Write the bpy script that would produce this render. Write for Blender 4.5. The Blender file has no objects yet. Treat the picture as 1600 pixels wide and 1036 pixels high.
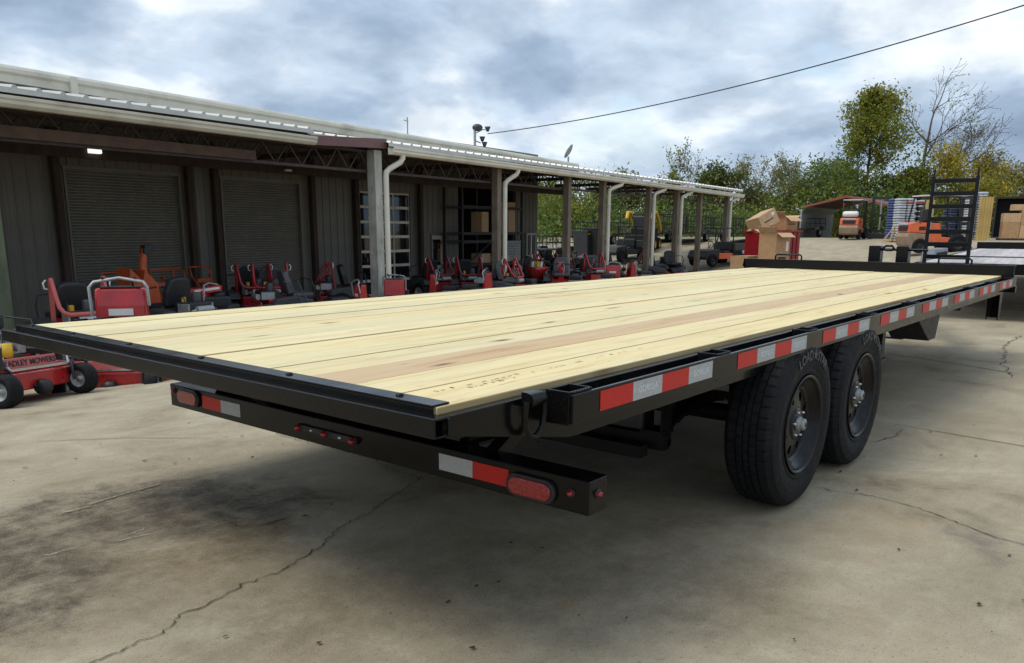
import bpy, math, random
import numpy as np
from mathutils import Vector, Matrix
PI = math.pi; R_ = math.radians
SC = bpy.context.scene
COL = SC.collection
# ------------------------------------------------------------------ camera
F, CY0 = 1258.147, 634.765
CAM = np.array([-1.245, -1.1958, 1.1328]); YAW, PITCH, ROLL = .6837, -.2155, .0047
def basis():
    cy, sy, cp, sp = math.cos(YAW), math.sin(YAW), math.cos(PITCH), math.sin(PITCH)
    f = np.array([cy*cp, sy*cp, sp]); r = np.array([sy, -cy, 0.]); u = np.cross(r, f)
    c, s = math.cos(ROLL), math.sin(ROLL)
    return c*r+s*u, -s*r+c*u, f
RT, UP, FW = basis()
cd = bpy.data.cameras.new('camera'); cam = bpy.data.objects.new('camera', cd); COL.objects.link(cam)
cd.sensor_width = 36; cd.lens = F/1600*36; cd.shift_y = (CY0-518)/1600; cd.clip_end = 2000; cd.clip_start = .05
cam.matrix_world = Matrix(((RT[0], UP[0], -FW[0], CAM[0]), (RT[1], UP[1], -FW[1], CAM[1]), (RT[2], UP[2], -FW[2], CAM[2]), (0, 0, 0, 1)))
SC.camera = cam
# ------------------------------------------------------------------ sky, sun, exposure
SUN_EL, SUN_AZ = 60, 146          # azimuth of the sun seen from the yard, from +X counter-clockwise
wd = bpy.data.worlds.new('World'); SC.world = wd; wd.use_nodes = True
def build_world():
    nt = wd.node_tree; N = nt.nodes; L = nt.links
    for n in list(N): N.remove(n)
    def nd(t, **k):
        n = N.new(t)
        for a, b in k.items(): setattr(n, a, b)
        return n
    out = nd('ShaderNodeOutputWorld'); bg = nd('ShaderNodeBackground'); L.new(bg.outputs[0], out.inputs[0])
    sky = nd('ShaderNodeTexSky', sky_type='NISHITA', sun_disc=False)
    sky.sun_elevation = R_(SUN_EL); sky.sun_rotation = R_(90-SUN_AZ); sky.air_density = 1.2; sky.dust_density = 1.0
    def math_(op, a, b=None, c=None):
        n = nd('ShaderNodeMath', operation=op)
        for i, v in enumerate((a, b, c)):
            if v is None: continue
            if isinstance(v, (int, float)): n.inputs[i].default_value = v
            else: L.new(v, n.inputs[i])
        return n.outputs[0]
    tc = nd('ShaderNodeTexCoord'); sp = nd('ShaderNodeSeparateXYZ'); L.new(tc.outputs['Generated'], sp.inputs[0])
    zz = math_('ADD', math_('MAXIMUM', sp.outputs[2], 0.), .34)
    cb = nd('ShaderNodeCombineXYZ'); L.new(math_('DIVIDE', sp.outputs[0], zz), cb.inputs[0]); L.new(math_('DIVIDE', sp.outputs[1], zz), cb.inputs[1])
    def noise(sc, det, rough, off, dist=0., str_=(1, 1, 1)):
        mp = nd('ShaderNodeMapping'); mp.inputs['Location'].default_value = off; mp.inputs['Scale'].default_value = str_; L.new(cb.outputs[0], mp.inputs[0])
        n = nd('ShaderNodeTexNoise'); n.inputs['Scale'].default_value = sc; n.inputs['Detail'].default_value = det
        n.inputs['Roughness'].default_value = rough; n.inputs['Distortion'].default_value = dist; L.new(mp.outputs[0], n.inputs[0]); return n.outputs['Fac']
    def ramp(v, pts):
        n = nd('ShaderNodeValToRGB'); L.new(v, n.inputs[0]); e = n.color_ramp.elements
        n.color_ramp.interpolation = 'EASE'
        while len(e) < len(pts): e.new(.5)
        for k, (p, c) in enumerate(pts): e[k].position = p; e[k].color = (*c, 1) if not isinstance(c, (int, float)) else (c, c, c, 1)
        return n.outputs[0]
    def mix(f, a, b):
        n = nd('ShaderNodeMix', data_type='RGBA'); L.new(f, n.inputs[0]); L.new(a, n.inputs[6]); L.new(b, n.inputs[7]); return n.outputs[2]
    shade = ramp(noise(1.55, 7, .52, (3.1, 1.7, 0), .15), [(.32, (.84, .86, .87)), (.41, (.66, .72, .78)), (.50, (.44, .53, .64)), (.60, (.30, .39, .51)), (.72, (.23, .30, .41))])
    fine = ramp(noise(5.5, 6, .58, (7.7, 2.2, 0), .2), [(.3, (.84, .86, .88)), (.7, (1.14, 1.13, 1.12))])
    mm = nd('ShaderNodeMix', data_type='RGBA', blend_type='MULTIPLY'); mm.inputs[0].default_value = 1; L.new(shade, mm.inputs[6]); L.new(fine, mm.inputs[7])
    gaps = math_('MAXIMUM', ramp(noise(1.7, 4, .55, (5.4, 8.1, 0), .2), [(.30, 0.), (.42, 1.)]), math_('SUBTRACT', 1.25, math_('MULTIPLY', sp.outputs[2], 5.)))
    skb = nd('ShaderNodeMix', data_type='RGBA', blend_type='MULTIPLY'); skb.inputs[0].default_value = 1; L.new(sky.outputs[0], skb.inputs[6]); skb.inputs[7].default_value = (.15, .15, .15, 1)
    gaps = math_('MINIMUM', gaps, 1.); L.new(mix(gaps, skb.outputs[2], mm.outputs[2]), bg.inputs[0]); bg.inputs[1].default_value = 1.0
    wd.cycles.sampling_method = 'MANUAL'; wd.cycles.sample_map_resolution = 512
build_world()
sl = bpy.data.lights.new('sun', 'SUN'); sl.energy = 1.5; sl.angle = R_(28); sl.color = (1, .95, .87)
sun = bpy.data.objects.new('sun', sl); COL.objects.link(sun)
sd = Vector((math.cos(R_(SUN_AZ))*math.cos(R_(SUN_EL)), math.sin(R_(SUN_AZ))*math.cos(R_(SUN_EL)), math.sin(R_(SUN_EL))))
sun.rotation_euler = sd.to_track_quat('Z', 'Y').to_euler()
SC.cycles.max_bounces = 6; SC.cycles.diffuse_bounces = 3; SC.cycles.glossy_bounces = 3; SC.cycles.transmission_bounces = 3; SC.cycles.caustics_reflective = False; SC.cycles.caustics_refractive = False; SC.cycles.use_denoising = True
vs = SC.view_settings; vs.view_transform = 'Standard'; vs.look = 'None'; vs.exposure = 0.42; vs.gamma = 1; vs.use_curve_mapping = False
# ------------------------------------------------------------------ places
def ray(px, py): return FW + RT*((px-800)/F) + UP*((CY0-py)/F)
def at(px, py, d): return Vector(CAM + ray(px, py)*d)
BA = R_(6.005); BV = Vector((math.cos(BA), math.sin(BA), 0)); NV = Vector((-math.sin(BA), math.cos(BA), 0))
def UV(u, v, z=0.): return BV*u + NV*v + Vector((0, 0, z))
def sstep(a, b, x):
    t = min(1, max(0, (x-a)/(b-a))); return t*t*(3-2*t)
def zG(x, y):
    t = (y-2.2)/11.8
    A = 0 if t <= 0 else (1 if t >= 1 else (t*t*(1.5-.5*t) if t < .0 else t*t*(3-2*t)*.55+.45*t))
    B = sstep(30, 48, x); C = .75*sstep(14, 52, x)
    low = A*(1-B)
    return -1.05*low + C*(1-low)
def ground(px, d):
    lo, hi = -400., 3000.
    for _ in range(50):
        m = (lo+hi)/2; P = at(px, m, d)
        if P.z > zG(P.x, P.y): lo = m
        else: hi = m
    P = at(px, lo, d); return Vector((P.x, P.y, zG(P.x, P.y)))
def onv(px, py, v):
    d = Vector(ray(px, py)); c = Vector(CAM); t = (v-c.dot(NV))/d.dot(NV); return c+d*t
def yawto(px, face): return R_(39.17)-math.atan((px-800)/F)+R_(face)   # face 0 = heading straight away from the camera
# ------------------------------------------------------------------ mesh helpers
class MB:
    def __init__(s): s.v = []; s.f = []; s.sm = []
    def add(s, vs, fs, smooth=False):
        o = len(s.v); s.v += [tuple(v) for v in vs]
        for f in fs: s.f.append(tuple(i+o for i in f)); s.sm.append(smooth)
        return s
    def box(s, x0, x1, y0, y1, z0, z1, M=None):
        vs = [Vector((x, y, z)) for z in (z0, z1) for y in (y0, y1) for x in (x0, x1)]
        if M is not None: vs = [M @ v for v in vs]
        return s.add(vs, [(0, 2, 3, 1), (4, 5, 7, 6), (0, 1, 5, 4), (2, 6, 7, 3), (0, 4, 6, 2), (1, 3, 7, 5)])
    def cbox(s, c, d, M=None):
        return s.box(c[0]-d[0]/2, c[0]+d[0]/2, c[1]-d[1]/2, c[1]+d[1]/2, c[2]-d[2]/2, c[2]+d[2]/2, M)
    def bar(s, a, b, w, h, up=(0, 0, 1)):
        a, b = Vector(a), Vector(b); d = (b-a); l = d.length; d.normalize(); up = Vector(up)
        if abs(d.dot(up)) > .99: up = Vector((1, 0, 0))
        r = d.cross(up).normalized(); u = r.cross(d)
        vs = [p+r*(i*w/2)+u*(j*h/2) for p in (a, b) for i, j in ((-1, -1), (1, -1), (1, 1), (-1, 1))]
        return s.add(vs, [(0, 1, 2, 3), (7, 6, 5, 4), (0, 4, 5, 1), (1, 5, 6, 2), (2, 6, 7, 3), (3, 7, 4, 0)])
    def tube(s, pts, r, n=8, caps=True, closed=False):
        pts = [Vector(p) for p in pts]; rs = r if isinstance(r, (list, tuple)) else [r]*len(pts)
        vs = []; prev = None; k = len(pts)
        for i, p in enumerate(pts):
            if closed: d = pts[(i+1) % k]-pts[i-1]
            else: d = pts[min(i+1, k-1)]-pts[max(i-1, 0)]
            d.normalize()
            if prev is None:
                q = Vector((0, 0, 1)) if abs(d.z) < .9 else Vector((1, 0, 0)); a = d.cross(q).normalized()
            else: a = (prev-d*prev.dot(d)).normalized()
            prev = a; b = d.cross(a)
            vs += [p+(a*math.cos(2*PI*j/n)+b*math.sin(2*PI*j/n))*rs[i] for j in range(n)]
        fs = []
        for i in range(k if closed else k-1):
            o = ((i+1) % k)*n
            for j in range(n): fs.append((i*n+j, i*n+(j+1) % n, o+(j+1) % n, o+j))
        s.add(vs, fs, True)
        if caps and not closed:
            s.add(vs[:n], [tuple(range(n-1, -1, -1))]); s.add(vs[-n:], [tuple(range(n))])
        return s
    def cyl(s, a, b, r, n=16, r2=None): return s.tube([a, b], [r, r if r2 is None else r2], n)
    def lathe(s, prof, c=(0, 0, 0), axis='y', n=32, smooth=True, arc=None):
        # prof: list of (radius, along)
        vs = []; c = Vector(c); m = len(prof)
        for j in range(n):
            t = 2*PI*j/n; ca, sa = math.cos(t), math.sin(t)
            for r, a in prof:
                p = {'y': (r*ca, a, r*sa), 'x': (a, r*ca, r*sa), 'z': (r*ca, r*sa, a)}[axis]
                vs.append(c+Vector(p))
        fs = []
        for j in range(n):
            q = (j+1) % n
            for i in range(m-1): fs.append((j*m+i, j*m+i+1, q*m+i+1, q*m+i))
        return s.add(vs, fs, smooth)
    def prism(s, poly, lo, hi, axis='y', M=None):
        n = len(poly)
        def P(p, t):
            v = {'y': (p[0], t, p[1]), 'x': (t, p[0], p[1]), 'z': (p[0], p[1], t)}[axis]; v = Vector(v)
            return M @ v if M is not None else v
        vs = [P(p, lo) for p in poly]+[P(p, hi) for p in poly]
        return s.add(vs, [tuple(range(n)), tuple(range(2*n-1, n-1, -1))]+[(i, i+n, (i+1) % n+n, (i+1) % n) for i in range(n)])
    def ball(s, c, r, n=12, m=8):
        rx = r if isinstance(r, (tuple, list)) else (r, r, r); c = Vector(c); vs = []; fs = []
        for i in range(m+1):
            for j in range(n):
                a, b = PI*i/m, 2*PI*j/n
                vs.append(c+Vector((rx[0]*math.sin(a)*math.cos(b), rx[1]*math.sin(a)*math.sin(b), rx[2]*math.cos(a))))
        for i in range(m):
            for j in range(n): fs.append((i*n+j, (i+1)*n+j, (i+1)*n+(j+1) % n, i*n+(j+1) % n))
        return s.add(vs, fs, True)
    def mesh(s, name, mat):
        me = bpy.data.meshes.new(name); me.from_pydata(s.v, [], s.f); me.polygons.foreach_set('use_smooth', s.sm)
        if mat is not None: me.materials.append(mat)
        me.validate(); me.update()
        import bmesh
        bm = bmesh.new(); bm.from_mesh(me); bmesh.ops.recalc_face_normals(bm, faces=bm.faces[:]); bm.to_mesh(me); bm.free()
        return me
    def build(s, name, mat, parent=None, bevel=0., seg=2, loc=None, rz=None):
        o = bpy.data.objects.new(name, s.mesh(name, mat)); COL.objects.link(o)
        if parent is not None: o.parent = parent
        if loc is not None: o.location = loc
        if rz is not None: o.rotation_euler = (0, 0, rz)
        if bevel: bev(o, bevel, seg)
        return o
def bev(o, w, seg=2):
    m = o.modifiers.new('bevel', 'BEVEL'); m.width = w; m.segments = seg; m.limit_method = 'ANGLE'; m.angle_limit = R_(40)
def inst(mesh, name, parent=None, loc=(0, 0, 0), rot=(0, 0, 0), scale=(1, 1, 1)):
    o = bpy.data.objects.new(name, mesh); COL.objects.link(o); o.location = loc; o.rotation_euler = rot; o.scale = scale
    if parent is not None: o.parent = parent
    return o
def tag(o, label, cat, group=None):
    o['label'] = label; o['category'] = cat
    if group: o['group'] = group
    return o
def thing(name, label, cat, loc=(0, 0, 0), rz=0., group=None):
    o = bpy.data.objects.new(name, None); COL.objects.link(o); o.empty_display_size = .2; o.location = loc; o.rotation_euler = (0, 0, rz)
    return tag(o, label, cat, group)
def struct(o, label=None):
    o['kind'] = 'structure'
    if label: o['label'] = label
    return o
def text_mesh(txt, size, mat, depth=.001, bold=0.):
    c = bpy.data.curves.new('lettering', 'FONT'); c.body = txt; c.size = size; c.extrude = depth; c.align_x = 'CENTER'; c.align_y = 'CENTER'; c.resolution_u = 3; c.offset = bold
    o = bpy.data.objects.new('lettering', c); COL.objects.link(o); dg = bpy.context.evaluated_depsgraph_get()
    me = bpy.data.meshes.new_from_object(o.evaluated_get(dg)); bpy.data.objects.remove(o); me.materials.clear(); me.materials.append(mat); return me
# ------------------------------------------------------------------ materials
class NT:
    def __init__(s, m): s.m = m; s.t = m.node_tree; s.N = s.t.nodes; s.L = s.t.links; s.b = s.N['Principled BSDF']
    def nd(s, t, **k):
        n = s.N.new(t)
        for a, b in k.items(): setattr(n, a, b)
        return n
    def put(s, sock, v):
        if hasattr(v, 'links') or hasattr(v, 'is_linked'): s.L.new(v, sock)
        elif isinstance(v, (tuple, list)) and len(v) == 3 and len(sock.default_value) == 4: sock.default_value = (*v, 1)
        else: sock.default_value = v
    def co(s, kind='Object', scale=(1, 1, 1), loc=(0, 0, 0), rot=(0, 0, 0), src=None):
        if src is None: src = s.nd('ShaderNodeTexCoord').outputs[kind]
        m = s.nd('ShaderNodeMapping'); m.inputs['Scale'].default_value = scale; m.inputs['Location'].default_value = loc; m.inputs['Rotation'].default_value = rot
        s.L.new(src, m.inputs[0]); return m.outputs[0]
    def noise(s, vec, scale, detail=4, rough=.55, dist=0., out='Fac'):
        n = s.nd('ShaderNodeTexNoise'); s.L.new(vec, n.inputs['Vector'])
        n.inputs['Scale'].default_value = scale; n.inputs['Detail'].default_value = detail; n.inputs['Roughness'].default_value = rough; n.inputs['Distortion'].default_value = dist
        return n.outputs[out]
    def ramp(s, v, pts, inter='LINEAR'):
        n = s.nd('ShaderNodeValToRGB'); s.L.new(v, n.inputs[0]); e = n.color_ramp.elements; n.color_ramp.interpolation = inter
        while len(e) < len(pts): e.new(.5)
        for k, (p, c) in enumerate(pts): e[k].position = p; e[k].color = (c, c, c, 1) if isinstance(c, (int, float)) else (*c, 1)
        return n.outputs[0]
    def mix(s, f, a, b, mode='MIX'):
        n = s.nd('ShaderNodeMix', data_type='RGBA', blend_type=mode); s.put(n.inputs[0], f); s.put(n.inputs[6], a); s.put(n.inputs[7], b); return n.outputs[2]
    def math(s, op, a, b=None):
        n = s.nd('ShaderNodeMath', operation=op); s.put(n.inputs[0], a)
        if b is not None: s.put(n.inputs[1], b)
        return n.outputs[0]
    def bump(s, h, st=.3, d=.01):
        n = s.nd('ShaderNodeBump'); n.inputs['Strength'].default_value = st; n.inputs['Distance'].default_value = d; s.L.new(h, n.inputs['Height']); s.L.new(n.outputs[0], s.b.inputs['Normal'])
    def set(s, **k):
        for a, v in k.items(): s.put(s.b.inputs[{'col': 'Base Color', 'rough': 'Roughness', 'metal': 'Metallic', 'coat': 'Coat Weight', 'crough': 'Coat Roughness', 'spec': 'Specular IOR Level', 'ecol': 'Emission Color', 'est': 'Emission Strength', 'trans': 'Transmission Weight'}[a]], v)
MATS = {}
def newmat(name):
    m = bpy.data.materials.new(name); m.use_nodes = True; MATS[name] = m; return NT(m)
def simple(name, col, rough=.5, metal=0., var=.15, vs=6., bump=0., bs=60., coat=0., spec=.5, dirt=None, streak=False):
    t = newmat(name); c = t.co('Object', scale=(1, 1, .25) if streak else (1, 1, 1))
    n = t.noise(c, vs, 5, .6)
    lo = tuple(x*(1-var) for x in col); hi = tuple(min(1, x*(1+var)) for x in col)
    cc = t.ramp(n, [(.3, lo), (.7, hi)])
    if dirt:
        d = t.noise(t.co('Object', loc=(3, 7, 1)), vs*.6, 6, .65); cc = t.mix(t.ramp(d, [(.5, 0.), (.72, dirt[1])]), cc, dirt[0])
    r = t.ramp(t.noise(c, vs*3, 3), [(.3, max(.02, rough-.08)), (.7, min(1, rough+.1))])
    t.set(col=cc, rough=r, metal=metal, spec=spec)
    if coat: t.set(coat=coat, crough=.08)
    if bump: t.bump(t.noise(t.co('Object'), bs, 3), bump, .004)
    return t.m
def black_paint():
    t = newmat('black_paint'); o = t.co('Object'); n = t.noise(o, 7, 5, .65); sp_ = t.noise(o, 320, 2, .5); sm = t.noise(t.co('Object', scale=(1, 1, .3), loc=(3, 1, 2)), 4, 6, .7)
    c = t.mix(t.ramp(sp_, [(.70, 0.), (.76, .5)]), (.005, .005, .005), (.16, .15, .13)); c = t.mix(t.ramp(sm, [(.58, 0.), (.82, .05)]), c, (.12, .105, .08))
    t.set(col=c, rough=t.ramp(n, [(.3, .12), (.7, .30)]), spec=.22); return t.m
M_BLACK = black_paint()
M_BLACKFLAT = simple('black_flat', (.018, .018, .019), .55, var=.3, vs=14, bump=.2, bs=120)
M_UNDER = simple('underframe_black', (.008, .008, .008), .45, var=.3, vs=10, spec=.25, dirt=((.05, .045, .038), .2))
M_RUBBER = simple('tyre_rubber', (.009, .0095, .011), .7, var=.3, vs=18, bump=.06, bs=220, spec=.2, dirt=((.035, .034, .033), .3))
M_TYRELET = simple('tyre_lettering', (.065, .065, .067), .55, var=.2)
M_RIM = simple('rim_black', (.006, .006, .007), .22, var=.2, spec=.28)
M_HOLE = simple('dark_recess', (.006, .006, .006), .8)
M_CAP = simple('hub_cap_steel', (.30, .31, .31), .42, metal=.4, var=.1, vs=30)
M_STEEL = simple('bright_steel', (.55, .55, .56), .32, metal=.9, var=.15)
M_GALV = simple('galvanised', (.36, .38, .38), .5, metal=.5, var=.2, vs=25)
M_REDT = None
def tape_mat(name, col):
    t = newmat(name); c = t.co('Object', scale=(1, 1, 1))
    b = t.nd('ShaderNodeTexBrick'); b.inputs['Scale'].default_value = 55; b.inputs['Mortar Size'].default_value = .03
    b.inputs['Color1'].default_value = (*col, 1); b.inputs['Color2'].default_value = tuple(x*.82 for x in col)+(1,); b.inputs['Mortar'].default_value = tuple(x*.68 for x in col)+(1,)
    cs = t.nd('ShaderNodeSeparateXYZ'); t.L.new(c, cs.inputs[0]); cm = t.nd('ShaderNodeCombineXYZ')
    t.L.new(t.math('ADD', cs.outputs[0], cs.outputs[1]), cm.inputs[0]); t.L.new(cs.outputs[2], cm.inputs[1]); t.L.new(cm.outputs[0], b.inputs['Vector'])
    d = t.noise(c, 25, 5); t.set(col=t.mix(t.ramp(d, [(.5, 0.), (.8, .35)]), b.outputs[0], tuple(x*.55+.02 for x in col)), rough=.4, spec=.3); return t.m
M_REDT = tape_mat('reflective_red', (.66, .02, .016)); M_WHITET = tape_mat('reflective_white', (.50, .52, .52))
M_TAPELET = simple('tape_print', (.72, .74, .75), .4, var=.05)
def lens_mat():
    t = newmat('red_lens'); v = t.nd('ShaderNodeTexVoronoi'); v.inputs['Scale'].default_value = 170; t.L.new(t.co('Object'), v.inputs['Vector'])
    t.set(col=t.ramp(v.outputs['Distance'], [(.1, (.62, .03, .035)), (.55, (.26, .006, .010))]), rough=.22, coat=.5, crough=.1); t.bump(v.outputs['Distance'], .25, .003); return t.m
M_LENS = lens_mat()
M_RED = simple('mower_red', (.44, .010, .014), .3, var=.15, vs=8, coat=.4, dirt=((.05, .02, .018), .4))
M_DRED = simple('dark_red_paint', (.24, .007, .012), .35, var=.25, vs=8, coat=.3)
M_FRED = simple('faded_red', (.48, .10, .09), .4, var=.12, vs=8)
M_ORANGE = simple('orange_paint', (.50, .085, .022), .4, var=.15, vs=8, dirt=((.10, .045, .03), .45))
M_FORK = simple('forklift_orange', (.72, .13, .035), .35, var=.12, vs=5, coat=.2, dirt=((.2, .09, .05), .4))
M_TAN = simple('muddy_counterweight', (.30, .21, .14), .7, var=.3, vs=7)
M_SEAT = simple('seat_vinyl', (.02, .021, .024), .5, var=.25, vs=18, bump=.2, bs=160)
M_GSEAT = simple('grey_vinyl', (.075, .078, .085), .5, var=.2, vs=14)
M_GPLAS = simple('grey_plastic', (.045, .047, .052), .45, var=.25, vs=12)
M_WHITE = simple('white_decal', (.72, .72, .70), .45, var=.08)
M_YELLOW = simple('yellow_paint', (.70, .42, .02), .45, var=.12)
M_CARD = simple('cardboard', (.42, .25, .13), .85, var=.14, vs=5, bump=.1, bs=80, dirt=((.25, .15, .08), .4))
M_CARD2 = simple('cardboard_pale', (.52, .34, .19), .85, var=.12, vs=5)
M_KRAFT = simple('kraft_paper', (.46, .30, .17), .9, var=.2, vs=12, bump=.6, bs=25)
M_GUT = simple('gutter_cream', (.74, .70, .58), .45, var=.1, vs=1.2, dirt=((.30, .27, .21), .5))
M_GUTD = simple('gutter_weathered', (.58, .55, .45), .5, var=.12, vs=1.5, dirt=((.22, .19, .14), .55))
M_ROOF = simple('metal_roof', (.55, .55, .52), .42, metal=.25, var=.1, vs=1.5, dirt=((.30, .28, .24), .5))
M_MAROON = simple('maroon_trim', (.16, .075, .075), .45, var=.15, vs=2)
M_SIDING = simple('siding_tan', (.155, .145, .12), .5, var=.14, vs=1.4, dirt=((.12, .11, .09), .5), streak=True)
M_DOORS = simple('rollup_door', (.165, .155, .125), .5, var=.12, vs=1.4, dirt=((.14, .13, .1), .45))
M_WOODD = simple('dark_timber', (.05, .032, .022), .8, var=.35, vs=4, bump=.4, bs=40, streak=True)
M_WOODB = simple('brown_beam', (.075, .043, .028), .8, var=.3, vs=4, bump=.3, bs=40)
M_TREATED = simple('treated_post', (.20, .158, .118), .85, var=.3, vs=5, bump=.5, bs=35, streak=True, dirt=((.10, .08, .055), .6))
M_GREYPOST = simple('grey_post', (.43, .42, .37), .7, var=.25, vs=6, bump=.3, bs=30, streak=True, dirt=((.12, .11, .1), .5))
M_GREENP = simple('green_post', (.13, .15, .095), .85, var=.35, vs=5, bump=.5, bs=35, streak=True)
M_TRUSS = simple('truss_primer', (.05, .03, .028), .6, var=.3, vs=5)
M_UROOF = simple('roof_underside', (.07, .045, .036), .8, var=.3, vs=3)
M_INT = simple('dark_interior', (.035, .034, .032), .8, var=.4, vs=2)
M_BARK = simple('bark', (.11, .085, .065), .9, var=.35, vs=4, bump=.6, bs=20)
M_BARKL = simple('pale_bark', (.21, .18, .15), .9, var=.3, vs=4)
M_BAGS = simple('bag_film', (.50, .52, .56), .35, var=.3, vs=9)
M_BAGB = simple('bag_blue', (.06, .09, .22), .4, var=.4, vs=9)
M_LUMY = simple('yellow_lumber', (.48, .33, .11), .7, var=.2, vs=4, streak=True)
M_PALE = simple('pale_timber', (.52, .38, .23), .75, var=.2, vs=5)
M_GREYCAR = simple('blue_grey_plate', (.12, .14, .16), .4, var=.2, vs=3)
M_BLUE = simple('blue_panel', (.05, .11, .28), .5, var=.2)
M_CRACK = simple('crack_dark', (.045, .036, .026), .95, var=.4, vs=30)  # dark brown for cracks, slab joints and ground debris
M_MARK = simple('pale_scuff', (.36, .33, .27), .9, var=.15, vs=20)
def glass_mat():
    t = newmat('dark_glass'); t.set(col=(.012, .013, .014), rough=.04, spec=.8); return t.m
M_GLASS = glass_mat()
def lamp_mat():
    t = newmat('lamp_glow'); t.set(col=(.9, .9, .85), ecol=(1, .96, .88), est=.8); return t.m
M_LAMP = lamp_mat()
def wood_deck():
    t = newmat('deck_wood'); oi = t.nd('ShaderNodeObjectInfo')
    off = t.nd('ShaderNodeCombineXYZ'); t.L.new(t.math('MULTIPLY', oi.outputs['Random'], 37.), off.inputs[0]); t.L.new(t.math('MULTIPLY', oi.outputs['Random'], 11.), off.inputs[1])
    tc = t.nd('ShaderNodeTexCoord'); ad = t.nd('ShaderNodeVectorMath', operation='ADD'); t.L.new(tc.outputs['Object'], ad.inputs[0]); t.L.new(off.outputs[0], ad.inputs[1]); src = ad.outputs[0]
    warp = t.noise(t.co(src=src, scale=(.5, 3, 3)), 1.5, 3, .5, out='Color')
    wv = t.nd('ShaderNodeVectorMath', operation='MULTIPLY_ADD'); t.L.new(warp, wv.inputs[0]); wv.inputs[1].default_value = (.6, .16, .1); t.L.new(src, wv.inputs[2])
    g = t.noise(t.co(src=wv.outputs[0], scale=(1.1, 34, 34)), 1., 5, .65, .4)
    g2 = t.noise(t.co(src=wv.outputs[0], scale=(.7, 9, 9)), 1., 4, .6, .8)
    base = t.ramp(g, [(.26, (.46, .30, .12)), (.42, (.70, .555, .285)), (.58, (.79, .685, .415)), (.72, (.71, .575, .30)), (.84, (.50, .335, .13))])
    base = t.mix(t.ramp(g2, [(.40, 0.), (.75, .5)]), base, (.74, .68, .49))
    gr = t.noise(t.co(src=src, scale=(.45, 3.5, 3.5)), 1., 4, .6)          # greenish grey treatment cast
    base = t.mix(t.ramp(gr, [(.48, 0.), (.74, .42)]), base, (.64, .61, .47))
    vo = t.nd('ShaderNodeTexVoronoi'); vo.inputs['Scale'].default_value = 1.; vo.inputs['Randomness'].default_value = 1.
    t.L.new(t.co(src=wv.outputs[0], scale=(1.7, 5.6, 2)), vo.inputs['Vector'])
    k = t.ramp(vo.outputs['Distance'], [(.035, 1.), (.075, .45), (.15, 0.)])
    base = t.mix(k, base, (.20, .105, .045))
    dk = t.noise(t.co(src=src, scale=(5, 48, 48)), 1., 3, .6); base = t.mix(t.ramp(dk, [(.64, 0.), (.70, .6)]), base, (.33, .25, .14))
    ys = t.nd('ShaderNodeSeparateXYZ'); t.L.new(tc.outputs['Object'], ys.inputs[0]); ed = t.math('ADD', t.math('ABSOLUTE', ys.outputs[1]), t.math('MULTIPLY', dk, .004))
    ed = t.math('MULTIPLY', ed, 10.); base = t.mix(t.ramp(ed, [(.884, 0.), (.900, .5)]), base, (.24, .135, .05))  # plank edges coloured darker, painting in the shade of the gaps
    base = t.mix(1., base, oi.outputs['Color'], 'MULTIPLY')
    # faint ink grade stamps: small dashes in rows along one board
    rough = t.ramp(g, [(.3, .55), (.7, .72)]); t.set(col=base, rough=rough, spec=.35)
    t.bump(g, .12, .003); return t.m
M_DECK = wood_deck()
def old_deck():
    t = newmat('weathered_planks'); oi = t.nd('ShaderNodeObjectInfo'); g = t.noise(t.co('Object', scale=(.8, 16, 16)), 1.5, 5, .6)
    t.set(col=t.mix(1., t.ramp(g, [(.3, (.40, .37, .36)), (.7, (.60, .57, .56))]), oi.outputs['Color'], 'MULTIPLY'), rough=.8); return t.m
M_OLD = old_deck()
def px2g(px, py):
    d = Vector(ray(px, py)); c = Vector(CAM); t = -c.z/d.z; return c+d*t
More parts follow.
